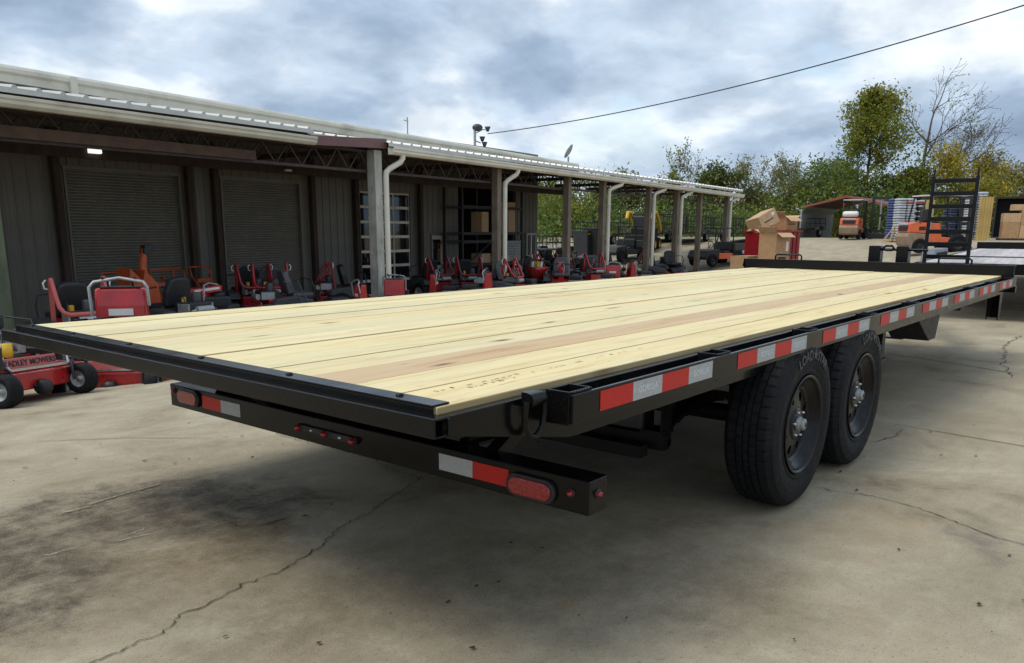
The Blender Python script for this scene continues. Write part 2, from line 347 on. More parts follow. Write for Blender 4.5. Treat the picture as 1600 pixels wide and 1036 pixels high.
def concrete():
    t = newmat('yard_concrete'); tc = t.nd('ShaderNodeTexCoord'); o = tc.outputs['Object']
    big = t.noise(t.co(src=o), .33, 4, .55, .4); fr = t.noise(t.co(src=o, loc=(4, 9, 0)), 1.6, 11, .74, .3)
    st = t.noise(t.co(src=o, scale=(.8, 5.5, 1), rot=(0, 0, R_(-6))), 1.5, 9, .72, .4)       # drag marks along the yard
    spk = t.noise(t.co(src=o), 210, 2, .6); spk2 = t.noise(t.co(src=o, loc=(2, 5, 0)), 75, 3, .65)
    c = t.ramp(fr, [(.32, (.172, .134, .080)), (.44, (.312, .258, .170)), (.56, (.385, .330, .230)), (.68, (.49, .435, .325))])
    c = t.mix(t.ramp(big, [(.40, 0.), (.66, .4)]), c, (.42, .352, .240))
    c = t.mix(t.ramp(st, [(.55, 0.), (.72, .32)]), c, (.50, .45, .345)); c = t.mix(t.ramp(st, [(.28, .35), (.42, 0.)]), c, (.23, .19, .13))
    w = t.noise(t.co(src=o), 1.8, 9, .72, .3, 'Color'); br = t.ramp(t.noise(t.co(src=o, loc=(8, 1, 0)), 7, 9, .78), [(.40, 1.), (.60, .3)])
    def patch(c, P, sx, sy, rot, col, amt, soft=.5):
        ad = t.nd('ShaderNodeVectorMath', operation='MULTIPLY_ADD'); t.L.new(w, ad.inputs[0]); ad.inputs[1].default_value = (1.1, 1.1, 0); t.L.new(o, ad.inputs[2])
        sb = t.nd('ShaderNodeVectorMath', operation='SUBTRACT'); t.L.new(ad.outputs[0], sb.inputs[0]); sb.inputs[1].default_value = (P[0]+.55, P[1]+.55, 0)
        m = t.nd('ShaderNodeMapping', vector_type='TEXTURE'); m.inputs['Rotation'].default_value = (0, 0, rot); m.inputs['Scale'].default_value = (sx, sy, 1000); t.L.new(sb.outputs[0], m.inputs[0])
        ln = t.nd('ShaderNodeVectorMath', operation='LENGTH'); t.L.new(m.outputs[0], ln.inputs[0])
        return t.mix(t.mix(1., t.ramp(ln.outputs['Value'], [(1-soft, amt), (1., 0.)]), br, 'MULTIPLY'), c, col)
    c = patch(c, (.10, 2.1), .75, .50, .15, (.075, .056, .036), .92, .4)      # oil-dark worn area behind the trailer
    c = patch(c, (.55, 1.75), .5, .42, .1, (.075, .054, .034), .95, .5)
    c = patch(c, (-.35, 1.6), .4, .6, .2, (.075, .054, .034), .95, .5)
    c = patch(c, (.25, 1.35), .45, .28, .1, (.15, .108, .05), .85, .6)         # rusty film
    c = patch(c, (.75, .35), .9, .75, .1, (.17, .142, .096), .8, .7)           # broad darker area below the bumper
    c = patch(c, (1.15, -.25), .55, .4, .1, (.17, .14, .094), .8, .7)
    c = patch(c, (.1, .75), .6, .55, .1, (.18, .148, .10), .75, .7); c = patch(c, (1.7, -.75), .6, .35, .1, (.22, .185, .13), .6, .8)
    c = patch(c, (.62, .12), .12, .10, .1, (.30, .19, .085), .6, .8); c = patch(c, (2.1, -.75), .35, .2, .1, (.16, .14, .11), .7, .7)
    c = patch(c, (2.0, -.35), .5, .18, .2, (.36, .26, .14), .45, .8)
    c = t.mix(t.ramp(spk2, [(.30, .55), (.42, 0.)]), c, (.12, .098, .07)); c = t.mix(t.ramp(spk, [(.60, 0.), (.72, .55)]), c, (.62, .58, .50)); c = t.mix(t.ramp(spk, [(.28, .65), (.38, 0.)]), c, (.08, .068, .05))
    t.set(col=c, rough=t.ramp(fr, [(.3, .7), (.7, .92)]), spec=.35)
    t.bump(t.math('ADD', t.math('MULTIPLY', fr, 1.5), t.math('MULTIPLY', spk2, .5)), .35, .006); return t.m
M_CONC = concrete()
def leaf_mat(name, cols, trans=.35):
    t = newmat(name); g = t.nd('ShaderNodeNewGeometry'); o = t.co('Object'); n = t.noise(o, .55, 3)
    c = t.ramp(g.outputs['Random Per Island'], [(i/(len(cols)-1), q) for i, q in enumerate(cols)])
    c = t.mix(t.ramp(n, [(.35, 0.), (.7, .6)]), c, cols[-1]); t.set(col=c, rough=.6, spec=.3)
    tr = t.nd('ShaderNodeBsdfTranslucent'); t.L.new(c, tr.inputs[0]); mx = t.nd('ShaderNodeMixShader'); mx.inputs[0].default_value = trans
    out = t.N['Material Output']; t.L.new(t.b.outputs[0], mx.inputs[1]); t.L.new(tr.outputs[0], mx.inputs[2]); t.L.new(mx.outputs[0], out.inputs[0]); return t.m
L_OAK = leaf_mat('leaves_oak', [(0.058, 0.111, 0.018), (0.106, 0.173, 0.025), (0.212, 0.244, 0.032), (0.326, 0.284, 0.035)])
L_GREEN = leaf_mat('leaves_green', [(0.058, 0.114, 0.022), (0.098, 0.174, 0.030), (0.147, 0.226, 0.041), (0.179, 0.209, 0.056)])
L_DARK = leaf_mat('leaves_dark', [(0.044, 0.087, 0.026), (0.082, 0.132, 0.031), (0.122, 0.169, 0.044), (0.184, 0.193, 0.056)])
L_YEL = leaf_mat('leaves_yellow', [(0.310, 0.234, 0.029), (0.503, 0.361, 0.038), (0.639, 0.446, 0.042), (0.252, 0.255, 0.042)])
L_SPARSE = leaf_mat('leaves_sparse', [(0.184, 0.226, 0.084), (0.275, 0.287, 0.105), (0.312, 0.246, 0.105), (0.166, 0.205, 0.063)])
L_BROWN = leaf_mat('leaves_brown', [(0.245, 0.145, 0.048), (0.306, 0.241, 0.066), (0.204, 0.217, 0.062), (0.347, 0.290, 0.078)])
# ================================================================== THE SETTING
def axis(lo, hi, core0, core1, step):
    a = list(np.arange(core0, core1+1e-6, step)); s = step
    while a[-1] < hi: s *= 1.35; a.append(a[-1]+s)
    s = step
    while a[0] > lo: s *= 1.35; a.insert(0, a[0]-s)
    return a
def build_ground():
    xs = axis(-300, 700, -6, 56, .8); ys = axis(-500, 500, -6, 22, .5); nx = len(xs); ny = len(ys)
    m = MB(); m.add([(x, y, zG(x, y)) for y in ys for x in xs], [(j*nx+i, j*nx+i+1, (j+1)*nx+i+1, (j+1)*nx+i) for j in range(ny-1) for i in range(nx-1)], True)
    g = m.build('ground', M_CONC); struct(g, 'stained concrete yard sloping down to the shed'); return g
GROUND = build_ground()
rnd = random.Random(5)
def ribbon(name, pts, w, mat, jag=.02, seg=.05, z=.004):
    # thin ragged strip lying on the ground
    P = [px2g(*q) for q in pts]; path = []
    for a, b in zip(P[:-1], P[1:]):
        n = max(2, int((b-a).length/seg))
        for i in range(n): path.append(a.lerp(b, i/n))
    path.append(P[-1]); q = [p+Vector((rnd.uniform(-jag, jag), rnd.uniform(-jag, jag), 0)) if 0 < i < len(path)-1 else p for i, p in enumerate(path)]
    vs = []
    for i, p in enumerate(q):
        d = (q[min(i+1, len(q)-1)]-q[max(i-1, 0)]).normalized(); n = Vector((-d.y, d.x, 0)); ww = w*rnd.uniform(.35, 1.25)*(0.25 if i in (0, len(q)-1) else 1)
        for s in (-.5, .5):
            v = p+n*ww*s; vs.append((v.x, v.y, zG(v.x, v.y)+z))
    m = MB(); m.add(vs, [(2*i, 2*i+1, 2*i+3, 2*i+2) for i in range(len(q)-1)]); return m.build(name, mat, GROUND)
ribbon('crack', [(120, 1050), (200, 1012), (262, 985), (285, 962), (340, 938), (375, 915), (440, 895), (480, 868), (508, 850), (520, 835), (548, 815), (583, 800), (597, 787), (630, 768), (655, 748), (700, 733)], .0050, M_CRACK, .010, .018)
ribbon('crack', [(655, 748), (625, 738), (602, 730), (585, 718), (560, 712), (520, 700), (480, 690), (430, 672)], .0045, M_CRACK, .010, .02)
ribbon('crack', [(1272, 760), (1300, 768), (1345, 772), (1400, 785), (1450, 800), (1520, 826), (1560, 843), (1620, 856)], .0050, M_CRACK, .009, .02)
ribbon('crack', [(1360, 692), (1385, 686), (1400, 682), (1408, 672)], .0050, M_CRACK, .009, .02)
ribbon('crack', [(400, 825), (430, 815), (447, 810)], .007, M_CRACK, .010, .04)
ribbon('crack', [(1596, 525), (1570, 540), (1570, 552), (1566, 570), (1580, 590)], .010, M_CRACK, .03, .06)
ribbon('slab_joint', [(1390, 662), (1600, 698), (1700, 715)], .010, M_CRACK, .001, .3)
ribbon('slab_joint', [(1380, 552), (1500, 570), (1620, 590)], .012, M_CRACK, .001, .3)
ribbon('slab_joint', [(40, 665), (200, 668), (330, 676)], .008, M_CRACK, .002, .3)
for q in ([(137, 788), (204, 768)], [(97, 801), (142, 791)], [(195, 838), (226, 826)], [(184, 846), (235, 834)], [(68, 869), (126, 854)], [(204, 768), (252, 755)]):
    ribbon('paint_scrape', q, .010, M_MARK, .004, .012, .0015)
# ================================================================== THE FLATBED TRAILER
H = .732; LEN = 7.31; WID = 2.44
TR = thing('flatbed_trailer', 'long black flatbed deck-over trailer with new pale plank deck', 'trailer')
# deck planks, one by one
NP = 13; WY0 = .034; pw = (WID-2*WY0)/NP; WT = H+.013
cols = [(1.0, .965, .86), (1.01, .98, .89), (.80, .68, .66), (1.0, .985, .92), (.97, .98, .92), (1.02, .99, .91), (1.0, .99, .93), (.96, .98, .93), (1.02, .98, .89), (.98, .97, .91), (.91, .93, .91), (1.03, 1.02, .95), (1.02, 1.02, .96)]
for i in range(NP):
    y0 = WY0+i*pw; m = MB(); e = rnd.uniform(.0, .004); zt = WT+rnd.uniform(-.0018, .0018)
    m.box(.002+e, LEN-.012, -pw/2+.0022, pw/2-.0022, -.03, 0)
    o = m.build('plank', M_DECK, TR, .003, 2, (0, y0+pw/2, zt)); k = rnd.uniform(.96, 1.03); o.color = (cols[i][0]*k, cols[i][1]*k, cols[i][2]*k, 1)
# ink grade stamps on the right-hand board (flat print)
def stamps():
    m = MB(); r = random.Random(3)
    def row(x0, x1, y, h, gap):
        x = x0
        while x < x1:
            w = r.uniform(.006, .02)
            if r.random() < .72:
                yy = y+r.uniform(-.002, .002); k = r.choice((0, 1, 2))
                if k == 0: m.add([(x, yy, 0), (x+w*.35, yy, 0), (x+w*.35, yy+h, 0), (x, yy+h, 0)], [(0, 1, 2, 3)])
                else:
                    m.add([(x, yy, 0), (x+w, yy, 0), (x+w, yy+h*.22, 0), (x, yy+h*.22, 0)], [(0, 1, 2, 3)])
                    if k == 2: m.add([(x, yy+h*.7, 0), (x+w, yy+h*.7, 0), (x+w, yy+h*.9, 0), (x, yy+h*.9, 0)], [(0, 1, 2, 3)])
            x += w+gap*r.uniform(.5, 2)
    row(.13, .46, .162, .014, .008); row(.22, .42, .135, .013, .01); row(.5, .66, .152, .009, .008); row(.72, .76, .155, .012, .005); row(.84, 1.1, .162, .013, .03)
    o = m.build('grade_stamp', M_INK, TR); o.location = (0, 0, WT+.0024); o['kind'] = 'stuff'
M_INK = simple('stamp_ink', (.16, .12, .075), .8, var=.3, vs=80)
stamps()
# rear member: open channel, hollow end visible; then the hold-down angle over the plank ends
m = MB(); t_ = .005; X0 = -.042
m.box(X0, X0+t_, 0, WID, H-.045, H); m.box(X0+t_, .0, 0, WID, H-t_, H-.0002); m.box(X0+t_, .0, 0, WID, H-.045, H-.045+t_); m.box(-.004, -.0002, .012, WID-.012, H-.0395, H-.0052)
m.build('rear_channel', M_BLACK, TR, .003, 2)
m = MB(); m.box(-.006, .050, .042, WID-.055, WT+.0022, WT+.0068); m.box(-.0065, -.0015, .042, WID-.055, H-.004, WT+.0020); m.build('hold_down_angle', M_BLACK, TR, .0012, 2)
bm_ = MB(); bm_.lathe([(0, .007), (.009, .0065), (.0125, .003), (.013, 0)], axis='z', n=14); bolt = bm_.mesh('bolt', M_BLACK)
for y in (.18, .61, 1.05, 1.5, 1.93, 2.3): inst(bolt, 'bolt', TR, (.026, y, WT+.0068), scale=(.8, .8, .8))
m = MB(); m.box(.012, 7.2, .08, 2.36, H-.06, H-.022); m.build('deck_bearer_pan', M_UNDER, TR)
# side channels with the tapered tail
def side_channel(y, s):
    m = MB(); t = .007; zb = .592
    prof = [(.05, H-.0475), (.40, .606), (.46, .594), (.5, zb), (LEN, zb)]
    poly = [(.0004, H), (.0004, H-.045)]+prof[1:]+[(LEN, H)]
    m.prism(poly, y, y+s*t, 'y')
    m.box(.0006, LEN, min(y+s*t, y+s*.032), max(y+s*t, y+s*.032), H-t, H-.0003)
    pts = [(.0008, H-.045)]+prof[1:]
    for a, b in zip(pts[:-1], pts[1:]):
        ys = (y+s*t*.2, y+s*.05); m.add([(a[0], ys[0], a[1]), (b[0], ys[0], b[1]), (b[0], ys[1], b[1]), (a[0], ys[1], a[1]), (a[0], ys[0], a[1]+t), (b[0], ys[0], b[1]+t), (b[0], ys[1], b[1]+t), (a[0], ys[1], a[1]+t)],
            [(0, 1, 2, 3), (4, 7, 6, 5), (0, 4, 5, 1), (2, 6, 7, 3), (0, 3, 7, 4), (1, 5, 6, 2)])
    return m.build('side_channel', M_BLACK, TR, .002, 2)
side_channel(0, 1); side_channel(WID, -1)
# weld bead at the corner
m = MB()
for k in range(9): m.ball((.001+.001*(k % 2), -.001, H-.006-k*.0045), .0042, 6, 4)
m.build('weld_bead', M_BLACK, TR)
PX = [.405]+[.395+i*.8467 for i in range(1, 9)]; SEG = .1635
lm = text_mesh('GORILLA', .026, M_TAPELET, .0004)
for side, s in ((0., -1), (WID, 1)):
    yo = side+s*.085
    m = MB(); m.box(.357, LEN-.01, min(yo, yo-s*.011), max(yo, yo-s*.011), .660, .7355); m.build('rub_rail', M_BLACK, TR, .002, 2)
    for i, x in enumerate(PX):
        m = MB(); y1 = side+s*.0005; y2 = side+s*.0738; ya, yb = min(y1, y2), max(y1, y2); t = .006; za, zb = (.655, .742) if i == 0 else (.653, .741)
        w = .05
        m.box(x-w, x-w+t, ya, yb, za, zb); m.box(x+w-t, x+w, ya, yb, za, zb)
        m.box(x-w+t, x+w-t, ya, ya+t, za, zb-.0005); m.box(x-w+t, x+w-t, yb-t, yb, za, zb-.0005)
        m.build('stake_pocket', M_BLACK, TR, .002, 2)
        m = MB()
        for k in range(7): m.ball((x+w+.004-.012*(k == 9), side+s*(.012+.009*k), zb-.006), (.006, .006, .005), 6, 4)
        for k in range(6): m.ball((x-.03+.012*k, yo-s*.012, .7375), (.007, .006, .0045), 6, 4)
        m.build('weld_bead', M_BLACK, TR)
        if i < 8:
            for k in range(4):
                xa = .478+i*.8467+k*SEG; m = MB(); m.box(0, SEG-.0012, -.0006, .0006, -.0265, .0265)
                o = m.build('reflective_tape', M_REDT if k % 2 == 0 else M_WHITET, TR, loc=(xa, yo+s*.0012, .7015))
                if s < 0 and i < 4 and k % 2: inst(lm, 'lettering', o, (SEG/2, -.0012, 0), (PI/2, 0, 0))
# D ring with its clip near the rear corner
for side, s in ((0., -1), (WID, 1)):
    m = MB(); m.cyl((.355, side+s*.002, .722), (.305, side+s*.03, .722), .001, 6)
    m = MB(); pts = [(x, side+s*.028, z) for x, z in ((.243, .73), (.238, .70), (.241, .665), (.258, .643), (.283, .636), (.306, .653), (.315, .69), (.313, .73))]
    m.tube(pts, .0085, 10); m.build('d_ring', M_BLACK, TR)
    m = MB(); m.cyl((.252, side+s*.026, .731), (.306, side+s*.026, .731), .017, 14); m.box(.258, .300, min(side+s*.0005, side+s*.024), max(side+s*.0005, side+s*.024), .712, .7478); m.build('d_ring_clip', M_BLACK, TR)
# bulkhead at the front, with rod loops
m = MB(); m.box(LEN-.010, LEN, -.06, WID+.06, H-.07, H+.108); m.box(LEN, LEN+.07, -.06, WID+.06, H+.100, H+.1075)
m.prism([(LEN-.012, H+.108), (LEN-.045, H+.026), (LEN-.012, H+.026)], -.0602, -.0532, 'y'); m.prism([(LEN-.012, H+.108), (LEN-.045, H+.026), (LEN-.012, H+.026)], WID+.053, WID+.06, 'y')
m.build('bulkhead', M_BLACK, TR, .0015)
m = MB(); m.box(LEN-.01, LEN+.055, -.084, WID+.084, .600, .655); m.build('front_channel', M_BLACK, TR, .002)
for y in (2.03, .44):
    m = MB(); m.tube([(LEN+.045, y+.14, H+.09), (LEN+.045, y+.14, H+.145), (LEN+.045, y+.12, H+.158), (LEN+.045, y-.12, H+.158), (LEN+.045, y-.14, H+.145), (LEN+.045, y-.14, H+.09)], .009, 8); m.build('rod_loop', M_BLACK, TR)
# rear underride bumper with lights
BX0, BX1, BZ0, BZ1, BY0, BY1 = .60, .70, .326, .43, .022, 2.36
m = MB(); m.box(BX0, BX1, BY0, BY1, BZ0, BZ1); m.build('bumper', M_BLACK, TR, .004, 2)
for y in (.42, 2.02):
    m = MB(); m.bar((.65, y, BZ1-.004), (.95, y, .60), .05, .05); m.build('bumper_brace', M_BLACK, TR, .002)
def oval(m, y, z, w, h, x0, x1, n=10):
    pts = []
    for k in range(n+1):
        a = -PI/2+PI*k/n; pts.append((y+(w-h)/2+math.cos(a)*h/2, z+math.sin(a)*h/2))
    for k in range(n+1):
        a = PI/2+PI*k/n; pts.append((y-(w-h)/2+math.cos(a)*h/2, z+math.sin(a)*h/2))
    m.prism(pts, x0, x1, 'x')
for y, z in ((.228, .371), (2.19, .386)):
    m = MB(); oval(m, y, z, .186, .076, BX0-.014, BX0+.002, 12); o = m.build('tail_light', M_BLACKFLAT, TR, .004, 2)
    m = MB(); oval(m, y, z, .160, .055, BX0-.0195, BX0-.012, 12); m.build('lens', M_LENS, o, .004, 2)
for y0, mt in ((.468, M_REDT), (.618, M_WHITET), (1.935, M_WHITET), (2.083, M_REDT)):
    m = MB(); m.box(BX0-.0016, BX0-.0004, y0-.149, y0, .353, .409); m.build('reflective_tape', mt, TR)
m = MB(); m.box(BX0-.012, BX0+.001, 1.03, 1.38, .366, .392); o = m.build('light_bar', M_BLACKFLAT, TR, .003)
for y in (1.045, 1.205, 1.365):
    m = MB(); m.lathe([(0, -.02), (.009, -.018), (.0125, -.01), (.013, 0)], (BX0-.010, y, .379), 'x', 12); m.build('lens', M_LENS, o)
for y in (1.12, 1.29):
    m = MB(); m.lathe([(0, -.006), (.006, -.005), (.008, 0)], (BX0-.0118, y, .379), 'x', 8); m.build('screw', M_STEEL, o)
for c, ax in (((BX0-.001, .083, .385), 'x'), ((.645, BY0-.001, .385), 'y'), ((.645, BY1+.001, .39), 'y2'), ((BX0-.001, 2.32, .40), 'x')):
    m = MB(); s = 1 if ax == 'y2' else -1; m.lathe([(0, s*.016), (.006, s*.015), (.0095, s*.008), (.010, 0)], c, ax[0], 14)
    o = m.build('marker_light', M_LENS, TR); m = MB(); m.lathe([(.0102, s*.004), (.0145, s*.003), (.0150, 0)], c, ax[0], 14); m.build('grommet', M_BLACKFLAT, o)
# underframe
for y in (.62, 1.82):
    m = MB(); m.box(.75, 8.0, y-.045, y+.045, .595, .607); m.box(.75, 8.0, y-.006, y+.006, .42, .595); m.box(.75, 8.0, y-.045, y+.045, .408, .42); m.build('main_beam', M_UNDER, TR)
for i in range(18):
    x = .45+i*.40; m = MB(); m.box(x, x+.035, .012, WID-.012, .61, .672); m.build('cross_member', M_UNDER, TR)
AX = (2.03, 2.822); TRD = .352; AZ = .352
for x in AX:
    m = MB(); m.cyl((x, .05, AZ), (x, WID-.05, AZ), .038, 14); m.build('axle', M_UNDER, TR)
for y in (.36, WID-.36):
    for x in (1.60, 2.42, 3.24):
        m = MB(); m.box(x-.04, x+.04, y-.045, y-.037, .27, .60); m.box(x-.04, x+.04, y+.037, y+.045, .27, .60); m.box(x-.048, x+.048, y-.05, y+.05, .44, .455); m.box(x-.05, x+.05, y-.05, y+.05, .33, .345); m.box(x-.09, x+.09, y-.06, y+.06, .595, .606)
        m.cyl((x, y-.06, .30), (x, y+.06, .30), .016, 8); m.build('spring_hanger', M_UNDER, TR)
    for x in AX:
        m = MB()
        for k in range(4):
            L2 = .37-.075*k; n = 10; m.add([], [])
            for j in range(n):
                a0 = -L2+2*L2*j/n; a1 = -L2+2*L2*(j+1)/n; f = lambda a: AZ+.075-.012*k-.10*(a/.37)**2
                m.bar((x+a0, y, f(a0)), (x+a1, y, f(a1)), .055, .010)
        m.build('leaf_spring', M_UNDER, TR)
m = MB(); m.box(1.55, 1.6, .3, WID-.3, .27, .33); m.build('hanger_brace', M_UNDER, TR)
m = MB(); m.bar((1.5, .36, .27), (1.5, 2.08, .27), .06, .05); m.build('hanger_brace', M_UNDER, TR)
# parts hanging under the front half
m = MB(); m.box(3.55, 6.4, .18, .26, .535, .592); m.build('tool_rail', M_UNDER, TR, .004)
m = MB(); m.prism([(4.85, .56), (5.6, .56), (5.5, .345), (5.3, .345)], .16, .42, 'y'); m.build('frame_gusset_box', M_UNDER, TR, .004)
m = MB(); m.box(3.62, 3.68, .05, .12, .42, .60); m.box(3.3, 3.72, .04, .14, .405, .42); m.build('step_bracket', M_UNDER, TR, .003)
m = MB(); m.prism([(7.24, .60), (7.40, .60), (7.37, .36), (7.28, .345)], .02, .03, 'y'); m.prism([(7.24, .60), (7.40, .60), (7.37, .36), (7.28, .345)], .11, .12, 'y'); m.box(7.365, 7.38, .031, .109, .36, .60); m.build('front_leg', M_BLACK, TR, .003)
# tongue and the twin jack heads with their crank shaft
for s in (-1, 1):
    m = MB(); m.bar((7.3, 1.22+s*.85, .50), (9.35, 1.22+s*.05, .50), .075, .18); m.build('tongue_beam', M_BLACK, TR, .004)
m = MB(); m.box(9.25, 9.7, 1.17, 1.27, .46, .56); m.ball((9.72, 1.22, .5), .07, 12, 8); m.build('coupler', M_BLACK, TR, .005)
for y in (1.38, 1.10):
    m = MB(); m.box(8.12, 8.25, y-.06, y+.06, .30, .985); m.build('jack_post', M_BLACK, TR, .008, 2)
    m = MB(); m.box(8.15, 8.22, y-.035, y+.035, .06, .30); m.box(8.08, 8.29, y-.1, y+.1, .0, .02); m.box(8.15, 8.22, y-.035, y+.035, .02, .06); m.build('jack_foot', M_BLACK, TR, .003)
m = MB(); m.cyl((8.17, 1.39, .945), (8.17, .86, .945), .014, 10); m.tube([(8.14, 1.30, .955), (8.14, 1.27, .985), (8.14, 1.21, .985), (8.14, 1.19, .96), (8.14, 1.21, .94), (8.14, 1.27, .94)], .013, 8, closed=True); m.build('crank_shaft', M_BLACK, TR)
# wheels -----------------------------------------------------------------
def tyre_mesh():
    m = MB(); R0 = TRD; n = 300; prof = []
    # y from 0 (outer) to .215 (inner)
    side = [(.205, .022), (.212, .010), (.225, .006), (.232, .0095), (.26, .002), (.285, .0), (.31, .004), (.325, .0085), (.327, .012), (.3365, .020), (.346, .030)]
    ribs = [(.030, .062), (.068, .092), (.098, .117), (.123, .147), (.153, .185)]
    ring = []  # (r, y, rib index or -1)
    for r, y in side: ring.append((r, y, -1))
    for k, (a, b) in enumerate(ribs):
        cr = lambda y: R0-.9*(y-.1075)**2
        if k: ring.append((cr(a)-.009, a-.0008, -1))
        ring += [(cr(a+.0015), a+.0005, k), (cr((a+b)/2), (a+b)/2, k), (cr(b-.0015), b-.0005, k)]
        if k < 4: ring.append((cr(b)-.009, b+.0008, -1))
    for r, y in reversed(side): ring.append((r, .215-y, -1))
    w = len(ring); vs = []
    for j in range(n):
        t = 2*PI*j/n
        for i, (r, y, k) in enumerate(ring):
            rr = r; yy = y
            if k >= 0:
                ph = (j+(0, 2, 4, 1, 3)[k]) % 6
                if ph == 0: rr -= (.005 if k in (0, 4) else .0045)
                elif ph == 3: yy += .0016*(1 if i % 2 else -1)
            elif i in (9, 10, w-10, w-11) and (j % 6 == 0): rr -= .003
            elif 8 <= i <= 9 and j % 2: rr -= .0012
            vs.append((rr*math.cos(t), yy, rr*math.sin(t)))
    m.add(vs, [(j*w+i, j*w+i+1, ((j+1) % n)*w+i+1, ((j+1) % n)*w+i) for j in range(n) for i in range(w-1)], False)
    return m.mesh('tyre', M_RUBBER)
def rim_mesh():
    m = MB()
    m.lathe([(.207, .008), (.2075, .004), (.203, .002), (.196, .006), (.192, .014), (.190, .022), (.181, .026), (.178, .034), (.166, .037), (.164, .044), (.152, .047), (.1485, .050)], n=64)
    m.lathe([(.207, .008), (.205, .2), (.16, .2), (.15, .055)], n=48)
    # dished disc with eight oval hand holes
    NS = 8; half = PI/NS
    for s in range(NS):
        a0 = 2*PI*s/NS; N = 32; outer = []; inner = []; ro, ri = .1485, .070
        dp = lambda r: .050-.012*(1-(r-.07)/.0785)
        for k in range(N):
            t = k/N*4; e = int(t); f = t-e
            if e == 0: r, a = ri, -half+2*half*f
            elif e == 1: r, a = ri+(ro-ri)*f, half
            elif e == 2: r, a = ro, half-2*half*f
            else: r, a = ro-(ro-ri)*f, -half
            outer.append((r, a))
        for k in range(N):
            th = -PI*.75+2*PI*k/N; rc = .113; inner.append((rc+.0205*math.sin(th), .135*math.cos(th)))
        vs = [(r*math.cos(a+a0), dp(r), r*math.sin(a+a0)) for r, a in outer]+[(r*math.cos(a+a0), dp(r), r*math.sin(a+a0)) for r, a in inner]+[(r*math.cos(a+a0), dp(r)+.012, r*math.sin(a+a0)) for r, a in inner]
        m.add(vs, [(k, (k+1) % N, N+(k+1) % N, N+k) for k in range(N)]); m.add(vs[N:], [(k, (k+1) % N, N+(k+1) % N, N+k) for k in range(N)])
    m.lathe([(.0705, .038), (.066, .032), (.05, .031), (.0, .031)], n=32)
    return m.mesh('wheel', M_RIM)
ME_TYRE = tyre_mesh(); ME_RIM = rim_mesh()
q = MB(); q.lathe([(.0, -.002), (.016, -.001), (.024, .003), (.0255, .010), (.026, .017), (.030, .019), (.031, .031)], n=28); ME_CAP = q.mesh('hub_cap', M_CAP)
q = MB(); q.lathe([(0, -.0045), (.008, -.004), (.010, -.0022)], n=14); ME_PLUG = q.mesh('hub_plug', M_BLACKFLAT)
q = MB(); q.lathe([(0, .006), (.004, .007), (.0062, .010), (.0068, .022)], n=6); ME_NUT = q.mesh('lug_nut', M_STEEL)
q = MB(); q.lathe([(.0, .09), (.145, .09), (.145, .19)], n=32); ME_DRUM = q.mesh('brake_drum', M_HOLE)
def arc_text(txt, rad, size, mat, mid):
    src = text_mesh(txt, size, mat, .0009, .0006); me = src.copy()
    for v in me.vertices:
        a = mid-v.co.x/rad; r = rad+v.co.y; v.co = (r*math.cos(a), -.0032-v.co.z+max(0, r-.30)*.12, r*math.sin(a))
    return me
ME_LET = arc_text('LOAD\u2605STAR', .288, .056, M_TYRELET, PI/2)
def sidewall_offset(me):
    return me
for side, sgn in ((-.092, 1), (WID+.092, -1)):
    for k, x in enumerate(AX):
        w = inst(ME_RIM, 'wheel', TR, (x, side, AZ), (0, (0.35, 1.1)[k], 0 if sgn > 0 else PI))
        ty = inst(ME_TYRE, 'tyre', w); inst(ME_CAP, 'hub_cap', w); inst(ME_PLUG, 'hub_plug', w); inst(ME_DRUM, 'brake_drum', w)
        for j in range(6):
            a = 2*PI*j/6+.2; inst(ME_NUT, 'lug_nut', w, (.054*math.cos(a), 0.012, .054*math.sin(a)))
        inst(ME_LET, 'lettering', w, (0, 0, 0), (0, -(0.35, 1.1)[k]+(.12, .25)[k], 0))
# ================================================================== THE OPEN-FRONTED SHED
VW, VP, ZF = 17.84, 13.05, -1.05
SH = thing('metal_shed', 'long low tan metal shed with open canopy on timber posts', 'shed', (0, 0, 0), BA)
# everything under SH is in shed coordinates: x = along the eave, y = away from the yard
def uof(px, py=330, v=VW): P = onv(px, py, v); return P.dot(BV)
def zof(px, py, v=VW): return onv(px, py, v).z
UL = -6.
D1 = (uof(104), uof(284)); D2 = (uof(346), uof(470)); GD = (uof(563), uof(641)); ED = (uof(672), uof(693)); BAY = (uof(716), uof(806)); UE = uof(840)
HD = 2.46; ZT = 4.3
m = MB()
ops = [(D1[0], D1[1], HD), (D2[0], D2[1], HD), (GD[0], GD[1], HD-.12), (ED[0], ED[1], .98), (BAY[0], BAY[1], 3.0)]
edges = [UL]
for a, b, h in ops: edges += [a, b]
edges.append(UE)
for k in range(0, len(edges), 2): m.box(edges[k], edges[k+1], VW, VW+.15, ZF-.3, ZT)
for a, b, h in ops: m.box(a-.0005, b+.0005, VW+.002, VW+.148, h, ZT)
m.box(UE-.15, UE, VW+.15, VW+8, ZF-.3, ZT)
WALL = m.build('wall', M_SIDING, SH)
